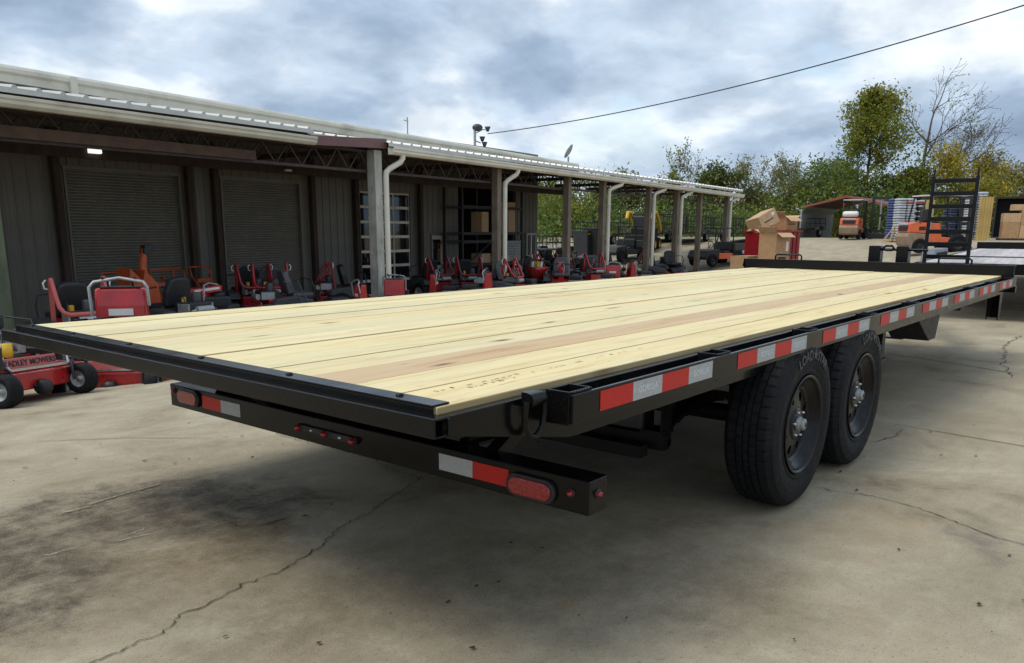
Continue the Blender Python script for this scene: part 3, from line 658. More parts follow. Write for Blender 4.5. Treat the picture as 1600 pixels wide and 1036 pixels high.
# ribbed siding sheets one by one
PWD = .30
def panel(z0, z1):
    q = MB(); prof = [(0, 0), (.02, -.028), (.045, -.028), (.065, 0), (.15, -.004), (.16, -.010), (.17, -.004), (.235, -.004), (.245, -.010), (.255, -.004), (PWD-.001, 0)]
    vs = [(x, y, z) for z in (z0, z1) for x, y in prof]; n = len(prof); q.add(vs, [(i, i+1, n+i+1, n+i) for i in range(n-1)]); return q.mesh('siding_panel', M_SIDING)
PF, PH = panel(ZF, 3.9), {}
x = UL
while x < UE-PWD:
    h = None
    for a, b, hh in ops:
        if x+PWD > a-.06 and x < b+.06: h = hh
    if h is None: inst(PF, 'siding_panel', WALL, (x, VW-.003, 0))
    else:
        if h not in PH: PH[h] = panel(h+.05, 3.9)
        inst(PH[h], 'siding_panel', WALL, (x, VW-.003, 0))
    x += PWD
# interior of the dark bay
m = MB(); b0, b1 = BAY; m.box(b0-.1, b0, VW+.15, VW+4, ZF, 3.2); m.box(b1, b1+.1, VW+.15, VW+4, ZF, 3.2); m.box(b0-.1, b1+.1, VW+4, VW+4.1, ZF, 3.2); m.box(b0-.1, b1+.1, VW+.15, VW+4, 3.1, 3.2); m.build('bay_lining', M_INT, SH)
# roll-up doors: curtain of slats, guides, header
for a, b in (D1, D2):
    m = MB(); n = 52; dz = (HD-ZF)/n; vs = []; prof = []
    for i in range(n): prof += [(VW+.09, ZF+i*dz), (VW+.065, ZF+(i+.35)*dz), (VW+.065, ZF+(i+.75)*dz), (VW+.09, ZF+(i+.98)*dz)]
    for xx in (a+.04, b-.04): vs += [(xx, p[0], p[1]) for p in prof]
    k = len(prof); m.add(vs, [(i, i+1, k+i+1, k+i) for i in range(k-1)]); dr = m.build('rollup_door', M_DOORS, SH)
    for xx in (a, b-.05):
        m = MB(); m.box(xx, xx+.05, VW-.04, VW+.12, ZF, HD); m.build('guide_rail', M_DOORS, dr)
    m = MB(); m.box(a-.02, b+.02, VW-.045, VW+.1, HD-.02, HD+.06); m.build('header', M_DOORS, dr)
# glazed sectional door
a, b = GD; top = HD-.12
m = MB(); m.box(a, b, VW+.10, VW+.13, ZF, top); gd = m.build('glazed_door', M_INT, SH)
rows = 7; rh = (top-ZF)/rows
for i in range(rows):
    for j in range(3):
        w = (b-a)/3; m = MB(); m.box(a+j*w+.04, a+(j+1)*w-.04, VW+.075, VW+.085, ZF+i*rh+.05, ZF+(i+1)*rh-.05); m.build('pane', M_GLASS, gd)
for i in range(rows+1):
    z = ZF+i*rh; m = MB(); m.box(a, b, VW+.05, VW+.095, z-.045, z+.045); m.build('rail', M_GUT, gd)
for j in range(4):
    xx = a+j*(b-a)/3; m = MB(); m.box(xx-.035, xx+.035, VW+.055, VW+.094, ZF, top); m.build('stile', M_GUTD, gd)
# entry door with half glass
a, b = ED; m = MB(); m.box(a+.04, b-.04, VW+.03, VW+.07, ZF, .94); ed = m.build('entry_door', M_GUTD, SH)
m = MB(); m.box(a+.16, b-.18, VW+.018, VW+.0295, -.15, .78); m.build('window', M_GLASS, ed)
m = MB(); m.box(a, a+.05, VW-.04, VW+.1, ZF, .98); m.box(b-.05, b, VW-.04, VW+.1, ZF, .98); m.box(a+.05, b-.05, VW-.04, VW+.1, .93, .98); m.build('door_frame', M_SIDING, ed)
m = MB(); m.ball((b-.1, VW-.03, -.1), .035, 8, 6); m.build('door_knob', M_STEEL, ed)
# timber columns standing against the wall
for px in (88, 293, 334, 484, 552, 652):
    uu = uof(px); m = MB(); m.box(uu-.08, uu+.08, VW-.22, VW-.06, ZF, 3.3); m.build('wall_column', M_WOODD, SH, .008)
# beams and open-web joists under the canopy
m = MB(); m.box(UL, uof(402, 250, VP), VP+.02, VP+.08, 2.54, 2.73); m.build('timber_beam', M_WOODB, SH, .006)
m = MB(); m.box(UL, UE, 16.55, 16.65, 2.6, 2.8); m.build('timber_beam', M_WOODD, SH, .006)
def joist(u0, u1, v, z0, z1, pitch=.72):
    m = MB(); m.bar((u0, v, z0), (u1, v, z0), .07, .06); m.bar((u0, v, z1), (u1, v, z1), .07, .06)
    n = max(1, int((u1-u0)/pitch)); w = (u1-u0)/n
    for i in range(n):
        m.cyl((u0+i*w, v, z0), (u0+(i+.5)*w, v, z1), .02, 6); m.cyl((u0+(i+.5)*w, v, z1), (u0+(i+1)*w, v, z0), .02, 6)
    return m.build('open_web_joist', M_TRUSS, SH)
PU = [uof(p, 320, VP) for p in (-17, 587, 776, 886, 941, 1013, 1057, 1093, 1135)]
ends = [UL]+PU[1:]+[41.3]
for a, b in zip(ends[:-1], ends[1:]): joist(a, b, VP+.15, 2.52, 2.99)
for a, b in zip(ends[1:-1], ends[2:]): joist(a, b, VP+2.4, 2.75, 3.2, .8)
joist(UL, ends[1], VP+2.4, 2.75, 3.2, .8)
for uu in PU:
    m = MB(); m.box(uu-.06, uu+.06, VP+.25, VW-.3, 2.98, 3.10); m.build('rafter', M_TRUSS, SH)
# canopy roofs, ribbed sheet ends, gutters
UJ = uof(487, 215, VP-.3); UG = uof(609, 225, VP-.35)
def canopy(u0, u1, v0, z0, v1, z1):
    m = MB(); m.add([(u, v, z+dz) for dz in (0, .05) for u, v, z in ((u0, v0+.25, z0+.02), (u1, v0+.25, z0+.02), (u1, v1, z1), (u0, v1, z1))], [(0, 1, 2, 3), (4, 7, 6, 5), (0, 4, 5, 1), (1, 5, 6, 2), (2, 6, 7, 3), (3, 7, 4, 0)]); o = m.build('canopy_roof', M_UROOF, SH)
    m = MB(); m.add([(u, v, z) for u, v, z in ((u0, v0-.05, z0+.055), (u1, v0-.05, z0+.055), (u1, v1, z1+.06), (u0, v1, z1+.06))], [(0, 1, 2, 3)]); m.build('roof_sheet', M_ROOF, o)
    m = MB(); m.box(u0, u1, v0-.075, v0-.055, z0-.03, z0+.054); m.build('drip_edge', M_ROOF, o)
    x = u0+.1; q = MB(); q.prism([(-.055, 0), (-.02, .045), (.02, .045), (.055, 0)], 0, 1, 'y')
    me = q.mesh('roof_rib', M_ROOF); L = math.hypot(v1-v0+.12, z1-z0); ang = math.atan2(z1-z0, v1-v0+.05)
    while x < u1: inst(me, 'roof_rib', o, (x, v0-.06, z0+.056), (ang, 0, 0), (1, L, 1)); x += .38
def gutter(u0, u1, v, za, zb, mat):
    prof = [(v+.13, .0), (v-.0, .0), (v-.05, .05), (v-.05, .10), (v-.075, .125), (v-.075, .165), (v-.06, .17), (v-.06, .13), (v-.035, .105), (v-.035, .06), (v, .018), (v+.12, .018), (v+.13, .17)]
    m = MB(); n = len(prof)
    vs = [(u0, p[0], za+p[1]) for p in prof]+[(u1, p[0], zb+p[1]) for p in prof]
    m.add(vs, [tuple(range(n)), tuple(range(2*n-1, n-1, -1))]+[(i, (i+1) % n, n+(i+1) % n, n+i) for i in range(n)]); return m.build('gutter', mat, SH)
canopy(UL, UJ, VP-.30, 3.20, VW+.1, 3.86); canopy(UG-.05, 41.6, VP-.30, 3.14, VW+.1, 3.86); canopy(UJ+.01, UG-.06, VP-.1, 3.15, VW+.1, 3.84)
gl = gutter(UL, UJ, VP-.42, zof(0, 160, VP-.4)-.02, zof(487, 226, VP-.4), M_GUTD); gutter(UG, 41.6, VP-.42, zof(612, 241, VP-.4), zof(1150, 308, VP-.4), M_GUT)
m = MB(); m.box(UL, UJ+.0, VP-.28, VP-.2, 3.02, 3.16); m.build('fascia_board', M_WOODB, SH)
v = VP-.22; m = MB(); c4 = [onv(487, 211, v), onv(604, 217, v), onv(604, 232, v), onv(487, 226, v)]
c4 = [Vector((p.dot(BV), p.dot(NV), p.z)) for p in c4]; m.add([tuple(p) for p in c4]+[(p.x, p.y+.08, p.z) for p in c4], [(0, 1, 2, 3), (7, 6, 5, 4), (0, 4, 5, 1), (1, 5, 6, 2), (2, 6, 7, 3), (3, 7, 4, 0)]); m.build('fascia_trim', M_MAROON, SH)
# posts and downspouts
for i, uu in enumerate(PU):
    w = .13 if i == 1 else .11; mat = M_GREENP if i == 0 else (M_GREYPOST if i == 1 else M_TREATED)
    m = MB(); m.box(uu-w, uu+w, VP-w, VP+w, zG(*(UV(uu, VP)[:2]))-.05, 3.1 if i != 1 else 3.02); m.build('post', mat, SH, .01)
    if i in (1, 2, 4, 5, 6, 8):
        z0 = ZF; g = uu+w+.085; m = MB(); y0 = VP-.36; y1 = VP-.17
        pts = [(g+.42, y0, 3.02), (g+.42, y0, 2.86), (g+.37, y0+.03, 2.77), (g+.10, y1-.04, 2.60), (g+.02, y1, 2.52), (g, y1, 2.40), (g, y1, z0)]
        if i != 1 and i != 2: pts = [(g+.75, y0, 3.02), (g+.75, y0, 2.9), (g+.68, y0+.03, 2.81), (g+.12, y1-.04, 2.66), (g+.02, y1, 2.6), (g, y1, 2.48), (g, y1, z0)]
        m.tube(pts, .072, 10); m.build('downspout', M_GUT, SH)
# upper wall and main eave with its deep gutter
UEV = uof(895, 258)
za, zb = zof(0, 130), zof(893, 268)
u0e = uof(0, 130); sl_ = (zb-za)/(UEV-u0e); zl = za+(UL-u0e)*sl_
m = MB(); prof = [(VW+.1, .34), (VW-.30, .34), (VW-.34, .28), (VW-.34, .20), (VW-.28, .15), (VW-.28, .0), (VW+.1, .0)]; n = len(prof)
vs = [(UL, p[0], zl+p[1]) for p in prof]+[(UEV, p[0], zb+p[1]) for p in prof]; m.add(vs, [tuple(range(n)), tuple(range(2*n-1, n-1, -1))]+[(i, (i+1) % n, n+(i+1) % n, n+i) for i in range(n)]); m.build('main_eave_gutter', M_GUT, SH)
m = MB(); m.add([(UL, VW-.1, zl+.345), (UEV, VW-.1, zb+.345), (UEV, VW+9, zb+1.2), (UL, VW+9, zl+1.2)], [(0, 1, 2, 3)]); m.build('main_roof', M_ROOF, SH)
uu = uof(103, 140); m = MB(); m.box(uu-.08, uu+.08, VW-.36, VW-.2, 3.7, zl+.12); m.build('downspout_stub', M_GUT, SH)
m = MB(); m.box(UL, UEV, VW+.16, VW+.3, 3.7, 4.0); m.build('upper_wall', M_SIDING, SH)
# lit lamp under the beam
P = onv(148, 236, 16.5); m = MB(); m.box(-.13, .13, -.06, .06, -.05, .05); o = m.build('work_lamp', M_LAMP, None, .01, 2, P, BA); tag(o, 'small lit white work lamp under the brown beam at left', 'lamp')
P = onv(450, 266, 16.4); m = MB(); m.box(-.10, .10, -.05, .05, -.03, .03); o = m.build('work_lamp', M_GUT, None, .01, 2, P, BA); tag(o, 'small unlit white fixture under the canopy above the second roll-up door', 'lamp')
# things on the roof
P = onv(637, 212, VW+.5); t = thing('television_antenna', 'thin bare aerial mast on the shed roof', 'antenna', P)
m = MB(); m.cyl((0, 0, -.6), (0, 0, .62), .022, 8); m.build('mast', M_GALV, t)
m = MB(); m.cyl((-.35, -.2, .48), (.1, .06, .48), .012, 6); m.cyl((-.28, -.25, .48), (-.34, -.1, .48), .008, 6); m.cyl((-.1, -.15, .48), (-.16, 0., .48), .008, 6); m.build('boom', M_GALV, t)
P = onv(742, 228, VW+.2); t = thing('floodlight_pole', 'grey pole with floodlights on the shed roof where the cable ends', 'floodlight', P)
m = MB(); m.cyl((0, 0, -1.2), (0, 0, .62), .05, 8); m.tube([(0, 0, .45), (.3, -.15, .62), (.46, -.22, .62)], .02, 6); m.tube([(0, 0, .2), (.22, -.1, .12)], .025, 6); m.build('pole', M_GALV, t)
m = MB(); m.ball((.1, -.05, .68), (.22, .2, .14), 12, 8); m.build('lamp_hood', M_GPLAS, t)
for c in ((.5, -.22, .66), (.3, -.12, .28), (.34, -.2, .08)):
    m = MB(); m.lathe([(0, -.1), (.05, -.1), (.12, .08), (0, .09)], c, 'z', 10); m.build('lamp_head', M_GPLAS, t)
P = onv(888, 250, VW+.2); t = thing('satellite_dish', 'tilted grey dish on the roof end of the shed', 'dish', P)
m = MB(); m.cyl((0, 0, -.6), (0, 0, .15), .04, 8); m.build('mount', M_GALV, t)
m = MB(); m.lathe([(0, 0), (.2, .02), (.34, .07), (.345, .085), (.2, .04), (0, .02)], (0, 0, 0), 'z', 20); o = m.build('reflector', M_GALV, t, loc=(.12, 0, .36)); o.rotation_euler = Vector(-RT*.8+UP*.55+FW*.15).to_track_quat('Z', 'Y').to_euler()
# overhead cable
A = at(762, 209, 40.); B = at(1720, -30, 24.); pts = []
for i in range(41):
    q = i/40; p = A.lerp(B, q); p.z -= 1.0*4*q*(1-q)*.55; pts.append(p)
m = MB(); m.tube(pts, [.022]*41, 6); c = m.build('overhead_cable', M_BLACKFLAT); tag(c, 'sagging black overhead cable crossing the cloudy sky', 'cable')
# ================================================================== MACHINES
def copy_tree(o, parent=None):
    c = o.copy(); COL.objects.link(c); c.parent = parent
    for ch in list(o.children): copy_tree(ch, c)
    return c
def ghit(px, py):
    c = Vector(CAM); d = Vector(ray(px, py)); t = 1.
    while t < 120:
        p = c+d*t
        if p.z <= zG(p.x, p.y): return p
        t += .01
    return c+d*t
def wheel(parent, c, R, w, hub=M_GALV, name='tyre', lugs=True):
    m = MB(); q = [(R*.52, -w*.42), (R*.62, -w*.5), (R*.85, -w*.5), (R*.97, -w*.38), (R, -w*.15), (R, w*.15), (R*.97, w*.38), (R*.85, w*.5), (R*.62, w*.5), (R*.52, w*.42)]
    n = 40; W = len(q); vs = []
    for j in range(n):
        t = 2*PI*j/n
        for i, (r, y) in enumerate(q):
            rr = r-(R*.035 if lugs and i in (3, 4, 5, 6) and (j+(i > 4)) % 2 else 0); vs.append((rr*math.cos(t), y, rr*math.sin(t)))
    m.add(vs, [(j*W+i, j*W+i+1, ((j+1) % n)*W+i+1, ((j+1) % n)*W+i) for j in range(n) for i in range(W-1)], True)
    o = m.build(name, M_RUBBER, parent, loc=c)
    m = MB(); m.lathe([(R*.54, -w*.44), (R*.5, -w*.40), (R*.46, -w*.2), (R*.2, -w*.16), (R*.14, -w*.34), (0, -w*.36)], n=24); m.lathe([(R*.54, w*.44), (R*.5, w*.40), (R*.46, w*.2), (R*.2, w*.16), (R*.14, w*.34), (0, w*.36)], n=24)
    m.build('rim', hub, o); return o
def zero_turn(body, bar, seatm, rops='folded', txt=None, label='', loc=(0, 0, 0), rz=0., engine=True):
    t = thing('zero_turn_mower', label, 'mower', loc, rz, 'riding mowers parked along the shed')
    m = MB(); m.prism([(-.80, .32), (-.80, .60), (-.40, .66), (.15, .52), (.35, .36), (.80, .32), (.80, .26), (-.6, .26)], -.30, .30); m.build('frame', body, t, .015)
    for s in (-1, 1):
        m = MB(); m.prism([(-.80, .50), (-.70, .64), (-.35, .68), (.05, .60), (.12, .45), (-.1, .42), (-.6, .44)], s*.32 if s > 0 else -.58, .58 if s > 0 else -.32); m.build('fuel_tank', M_GPLAS, t, .03, 3)
        wheel(t, (-.50, s*.50, .28), .28, .24); wheel(t, (.98, s*.42, .15), .15, .13, lugs=False, name='caster_tyre')
        m = MB(); m.bar((.98, s*.42-.09, .15), (.98, s*.42-.09, .33), .05, .012, (0, 1, 0)); m.bar((.98, s*.42+.09, .15), (.98, s*.42+.09, .33), .05, .012, (0, 1, 0)); m.box(.93, 1.03, s*.42-.1, s*.42+.1, .325, .345); m.cyl((.98, s*.42, .345), (.98, s*.42, .47), .03, 10); m.bar((.6, s*.30, .36), (.98, s*.42, .40), .07, .06); m.build('caster_fork', body, t)
        m = MB(); m.tube([(.10, s*.36, .56), (.16, s*.36, .80), (.10, s*.34, .98), (.10, s*.06, 1.0)], .016, 8); m.build('control_lever', M_BLACKFLAT, t)
    m = MB(); m.prism([(-.10, -.62), (.35, -.66), (.72, -.50), (.78, 0), (.72, .50), (.35, .66), (-.10, .62)], .10, .25, 'z'); m.build('cutting_deck', body, t, .02, 2)
    m = MB(); m.prism([(.05, .12), (.55, .12), (.6, .20), (.05, .26)], -.86, -.64); m.build('discharge_chute', M_BLACKFLAT, t, .01)
    m = MB(); m.box(-.28, .20, -.25, .25, .60, .72); m.build('seat', seatm, t, .05, 3)
    m = MB(); Mx = Matrix.Translation((-.30, 0, .70)) @ Matrix.Rotation(R_(-14), 4, 'Y'); m.prism([(-.25, 0), (.25, 0), (.26, .25), (.20, .46), (.1, .50), (-.1, .50), (-.20, .46), (-.26, .25)], -.07, .06, 'x', Mx); bk = m.build('backrest', seatm, t, .03, 3)
    if seatm is M_GSEAT:
        m = MB(); m.prism([(-.12, .12), (.12, .12), (.10, .34), (-.10, .34)], .062, .068, 'x', Mx); m.build('seat_patch', M_FRED, bk)
    if engine:
        m = MB(); m.box(-.95, -.55, -.24, .24, .58, .78); e = m.build('engine', M_BLACKFLAT, t, .03, 2)
        m = MB(); m.lathe([(0, .17), (.07, .165), (.085, .14), (.085, .0)], (-.72, -.1, .77), 'z', 16); m.build('air_filter', M_GPLAS, e)
        m = MB(); m.cyl((-.99, -.2, .66), (-.99, .14, .66), .06, 12); m.tube([(-.99, .14, .66), (-.97, .2, .64), (-.9, .2, .62)], .02, 6); m.build('muffler', M_GALV, e)
        for q_ in (.24, -.27):
            m = MB(); m.box(-.945, -.67, q_+.002, q_+.012, .61, .75)
            for k in range(6): m.box(-.94+k*.05, -.925+k*.05, q_, q_+.03, .60, .76)
            m.build('cooling_fins', M_GALV, e)
        m = MB(); m.tube([(-.6, .1, .78), (-.66, .18, .9), (-.8, .22, .84), (-.85, .24, .7)], .012, 6); m.build('hose', M_BLACKFLAT, e)
        m = MB(); m.cyl((-.66, .12, .78), (-.66, .12, .86), .04, 10); m.build('oil_cap', M_YELLOW, e)
    m = MB(); m.box(-1.0, -.96, -.36, .36, .34, .56); m.box(-.96, -.8, -.36, -.32, .38, .46); m.box(-.96, -.8, .32, .36, .38, .46); g = m.build('rear_guard', body, t, .01)
    if txt: inst(text_mesh(txt, .13, M_WHITE, .002, .003), 'lettering', g, (-1.002, 0, .45), (PI/2, 0, -PI/2))
    if rops:
        for s in (-1, 1):
            b = MB(); b.bar((-.60, s*.37, .35), (-.66, s*.37, 1.24), .06, .05); b.build('roll_bar_upright', bar, t, .006)
        h = MB()
        if rops == 'folded': pts = [(-.69, -.37, 1.26), (-.82, -.37, 1.02), (-.90, -.36, .86), (-.96, -.32, .78), (-.98, -.25, .75), (-.98, .25, .75), (-.96, .32, .78), (-.90, .36, .86), (-.82, .37, 1.02), (-.69, .37, 1.26)]
        else: pts = [(-.66, -.37, 1.14), (-.70, -.37, 1.62), (-.705, -.35, 1.70), (-.71, -.28, 1.76), (-.71, .28, 1.76), (-.705, .35, 1.70), (-.70, .37, 1.62), (-.66, .37, 1.14)]
        h.tube(pts, .034, 8); hh = h.build('roll_bar_hoop', bar, t)
        for s in (-1, 1):
            m = MB(); m.tube([(-.66, s*.43, 1.24), (-.66, s*.47, 1.20), (-.66, s*.46, 1.12), (-.66, s*.42, 1.11)], .013, 6); m.build('hinge_pin', M_WHITE, hh)
    return t
def place(o, px, d, face, label):
    # face: heading relative to the shed's long axis, in degrees (-90 looks out at the yard)
    P = ground(px, d); o.location = P; o.rotation_euler = (0, 0, BA+R_(face)); o['label'] = label; o.scale = (1.06, 1.06, 1.08); return o
ZA = zero_turn(M_RED, M_FRED, M_SEAT, 'folded', 'FERRIS'); ZB = zero_turn(M_RED, M_RED, M_GSEAT, 'folded'); ZC = zero_turn(M_DRED, M_DRED, M_SEAT, 'folded'); ZD = zero_turn(M_RED, M_RED, M_GSEAT, None); ZE = zero_turn(M_BLACKFLAT, M_BLACKFLAT, M_SEAT, None)
used = set()
def mower(proto, px, d, face, label):
    o = proto if id(proto) not in used else copy_tree(proto)
    used.add(id(proto)); return place(o, px, d, face, label)
mower(ZA, 110, 13.6, 80, 'red riding mower with faded folded roll bar beside the green post')
mower(ZE, 262, 15.5, 95, 'black high-backed riding mower in front of the first roll-up door')
mower(ZC, 384, 20.2, 70, 'dark red riding mower, left of two with roll bars before second roll-up door')
mower(ZB, 424, 20.4, 52, 'bright red riding mower with grey seat before the second roll-up door')
mower(ZD, 475, 18.6, -25, 'grey-seated riding mower facing right, left of the leaning handles')
mower(ZC, 560, 21.5, -35, 'dark red and black riding mower just left of the grey post')
mower(ZC, 660, 25.5, 82, 'dark red riding mower with folded roll bar left of the entry door')
mower(ZC, 718, 26.0, 60, 'dark red riding mower with folded roll bar right of the entry door')
mower(ZB, 762, 24.5, 100, 'bright red riding mower just left of the second canopy post')
mower(ZD, 800, 24.0, -60, 'grey-seated red riding mower just right of the second canopy post')
mower(ZC, 806, 29.0, 110, 'dark red riding mower with folded roll bar before the pallet rack')
mower(ZC, 858, 31.0, 75, 'dark red riding mower at the end corner of the shed wall')
mower(ZD, 876, 27.5, -150, 'grey-seated red riding mower just left of the third canopy post')
mower(ZB, 905, 30.5, 70, 'red riding mower just right of the third canopy post')
mower(ZD, 924, 30.0, -150, 'grey-seated red riding mower just left of the fourth canopy post')
mower(ZA, 968, 31.5, -60, 'red and white riding mower between fourth and fifth canopy posts')
mower(ZC, 1032, 34.5, -60, 'dark red riding mower between fifth and sixth canopy posts')
mower(ZE, 1052, 36.0, -120, 'black riding mower behind the sixth canopy post')
mower(ZE, 846, 40, 90, 'black riding mower behind the shed corner, first of a distant row'); mower(ZE, 862, 41, 90, 'black riding mower, middle of the distant row past the shed corner'); mower(ZE, 877, 42, 90, 'black riding mower, last of the distant row left of third post')
# stand-on mowers ---------------------------------------------------------
def stand_on(label, loc, rz, txt=None, console=M_RED):
    t = thing('stand_on_mower', label, 'mower', loc, rz)
    W = .40
    m = MB(); m.prism([(-.10, -.56), (.30, -.62), (.58, -.52), (.64, -.3), (.64, .3), (.58, .52), (.30, .62), (-.10, .56)], .095, .235, 'z'); dk = m.build('cutting_deck', M_RED, t, .012, 2)
    m = MB(); m.box(-.05, .56, -.5, .5, .236, .262); m.build('deck_lid', M_DRED, dk, .008)
    m = MB(); m.lathe([(0, -.05), (.05, -.05), (.062, -.03), (.062, .03), (.05, .05), (0, .05)], (.66, 0.02, .105), n=16); m.bar((.60, -.05, .15), (.66, -.05, .11), .03, .02); m.bar((.60, .09, .15), (.66, .09, .11), .03, .02); m.build('deck_roller', M_BLACKFLAT, t)
    for s in (-1, 1):
        wheel(t, (.70, s*W, .13), .13, .12, lugs=False, name='caster_tyre'); wheel(t, (-.62, s*.36, .24), .24, .22)
        m = MB(); m.tube([(.70, s*W-.085, .13), (.68, s*W-.085, .26), (.66, s*W-.05, .295), (.66, s*W+.05, .295), (.68, s*W+.085, .26), (.70, s*W+.085, .13)], .013, 8); m.build('caster_fork', M_BLACKFLAT, t)
        m = MB(); m.cyl((.66, s*W, .29), (.66, s*W, .46), .034, 14); m.build('caster_spindle', M_BLACKFLAT, t)
        m = MB(); m.lathe([(0, .03), (.02, .025), (.036, .0), (.036, -.012)], (.66, s*W, .468), 'z', 12); m.build('spindle_cap', M_STEEL, t)
        m = MB(); m.bar((-.5, s*.26, .34), (.66, s*W, .36), .06, .05); m.build('caster_arm', M_BLACKFLAT, t, .006)
        m = MB(); m.tube([(.62, s*.33, .38), (.66, s*.30, .27)], .012, 6); m.build('lift_link', M_STEEL, t); m = MB(); m.tube([(.30, s*.30, .42), (.42, s*.30, .50), (.45, s*.22, .49)], .009, 6)
        m.ball((.46, s*.22, .49), .016, 8, 6); m.build('linkage', M_STEEL, t)
    m = MB(); m.box(-.72, .1, -.26, .26, .28, .40); m.build('frame', M_BLACKFLAT, t, .01)
    m = MB(); m.bar((.66, -.31, .27), (.66, .31, .27), .016, .02); m.build('height_rod', M_STEEL, t)
    Mx = Matrix.Translation((.64, -.10, .315)) @ Matrix.Rotation(R_(-14), 4, 'Y'); m = MB(); m.box(-.012, .012, -.285, .285, -.045, .045, Mx); fb = m.build('front_panel', M_FRED, t, .006)
    if txt:
        l = inst(text_mesh(txt, .064, M_BLACKFLAT, .0015, .0008), 'lettering', fb); l.matrix_local = Mx @ Matrix.Translation((.0145, 0, 0)) @ Matrix.Rotation(PI/2, 4, 'Z') @ Matrix.Rotation(PI/2, 4, 'X')
    m = MB(); m.box(-.18, .26, -.22, .20, .62, .76); e = m.build('engine_shroud', M_BLACKFLAT, t, .04, 3); e.location = (0.06, -.14, -.07)
    m = MB(); m.box(-.16, .26, -.20, .18, .42, .62); m.cyl((.22, .12, .5), (.34, .2, .52), .07, 12); m.cyl((.22, -.14, .5), (.34, -.22, .52), .07, 12)
    for k in range(5): m.box(.27+.016*k, .276+.016*k, .09, .29, .43, .60); m.box(.27+.016*k, .276+.016*k, -.31, -.11, .43, .60)
    m.build('engine_block', M_GALV, e, .01)
    m = MB(); m.lathe([(0, .09), (.05, .085), (.055, .0), (.05, -.02)], (.40, .02, .44), 'z', 14); m.build('oil_filter', M_YELLOW, e)
    m = MB(); m.cyl((.30, -.30, .47), (.30, -.12, .44), .06, 12); m.build('muffler', M_GALV, e)
    m = MB(); m.tube([(.36, .24, .52), (.46, .28, .60), (.40, .30, .70), (.2, .26, .72)], .008, 6); m.build('fuel_hose', M_BLACKFLAT, e)
    m = MB(); m.prism([(-.50, .40), (-.28, .40), (-.295, .80), (-.34, .98), (-.46, .98)], -.25, .25); c = m.build('console', console, t, .025, 2)
    m = MB(); m.box(-.45, -.35, -.2, .2, .982, 1.0); m.build('control_panel', M_BLACKFLAT, c, .005)
    m = MB(); m.box(-.286, -.278, -.2, .2, .44, .58); m.build('vent', M_BLACKFLAT, c)
    for q_ in (-.12, .12):
        m = MB(); m.tube([(-.40, q_, 1.0), (-.36, q_, 1.08), (-.30, q_*1.4, 1.1)], .012, 6); m.build('control_lever', M_BLACKFLAT, c)
    m = MB(); m.box(-.290, -.284, -.12, .12, .70, .77); m.build('decal', M_WHITE, c)
    m = MB(); m.tube([(-.30, -.28, .70), (-.26, -.28, 1.0), (-.30, -.24, 1.05), (-.34, 0, 1.09), (-.30, .24, 1.05), (-.26, .28, 1.0), (-.30, .28, .80)], .017, 8); m.build('handle_hoop', M_GALV, t)
    return t
P1, P2 = ghit(10, 638), ghit(130, 614); mid = (P1+P2)/2; dv = (P2-P1); fr = Vector((dv.y, -dv.x, 0)).normalized()
rz = math.atan2(fr.y, fr.x); sc_ = dv.length/.80; org = mid-fr*.70*sc_; org.z = zG(mid.x, mid.y)
so = stand_on('red stand-on mower with lettered front panel beside the green post', org, rz, 'BRADLEY MOWERS'); so.scale = (sc_, sc_, sc_)
so.rotation_euler = (math.atan2(zG(*(P2[:2]))-zG(*(P1[:2])), dv.length), 0, rz)
P = ghit(238, 598); a_ = yawto(205, 170); P = P-Matrix.Rotation(a_, 3, 'Z') @ Vector((.70, .40, 0)); P.z = zG(P.x, P.y)-.05; so2 = stand_on('red stand-on mower with white console decal behind the trailer corner', P, a_)
def stand_copy(px, d, face, label, k=1.0):
    o = copy_tree(so2); o.location = ground(px, d); o.rotation_euler = (0, 0, BA+R_(face)); o.scale = (k, k, k); o['label'] = label; return o
stand_copy(618, 20.5, 40, 'red stand-on mower with its console turned away just right of the grey post')
stand_copy(700, 22.5, -60, 'red stand-on mower below the entry door')
stand_copy(740, 22.0, 120, 'red stand-on mower leftmost beside the second canopy post', 1.05)
stand_copy(822, 25.0, -80, 'red stand-on mower between second post and red spreader', 1.05)
stand_copy(895, 27.5, -70, 'low red stand-on mower just right of the third canopy post')
stand_copy(955, 28.5, 200, 'red stand-on mower just right of the fourth canopy post')
stand_copy(1000, 31.0, -45, 'red stand-on mower at the foot of the fifth canopy post')
stand_copy(355, 16.5, -70, 'red stand-on mower beside the red walk-behind under the second roll-up door')
stand_copy(540, 18.0, 150, 'red stand-on mower with low engine left of the grey post', .95)
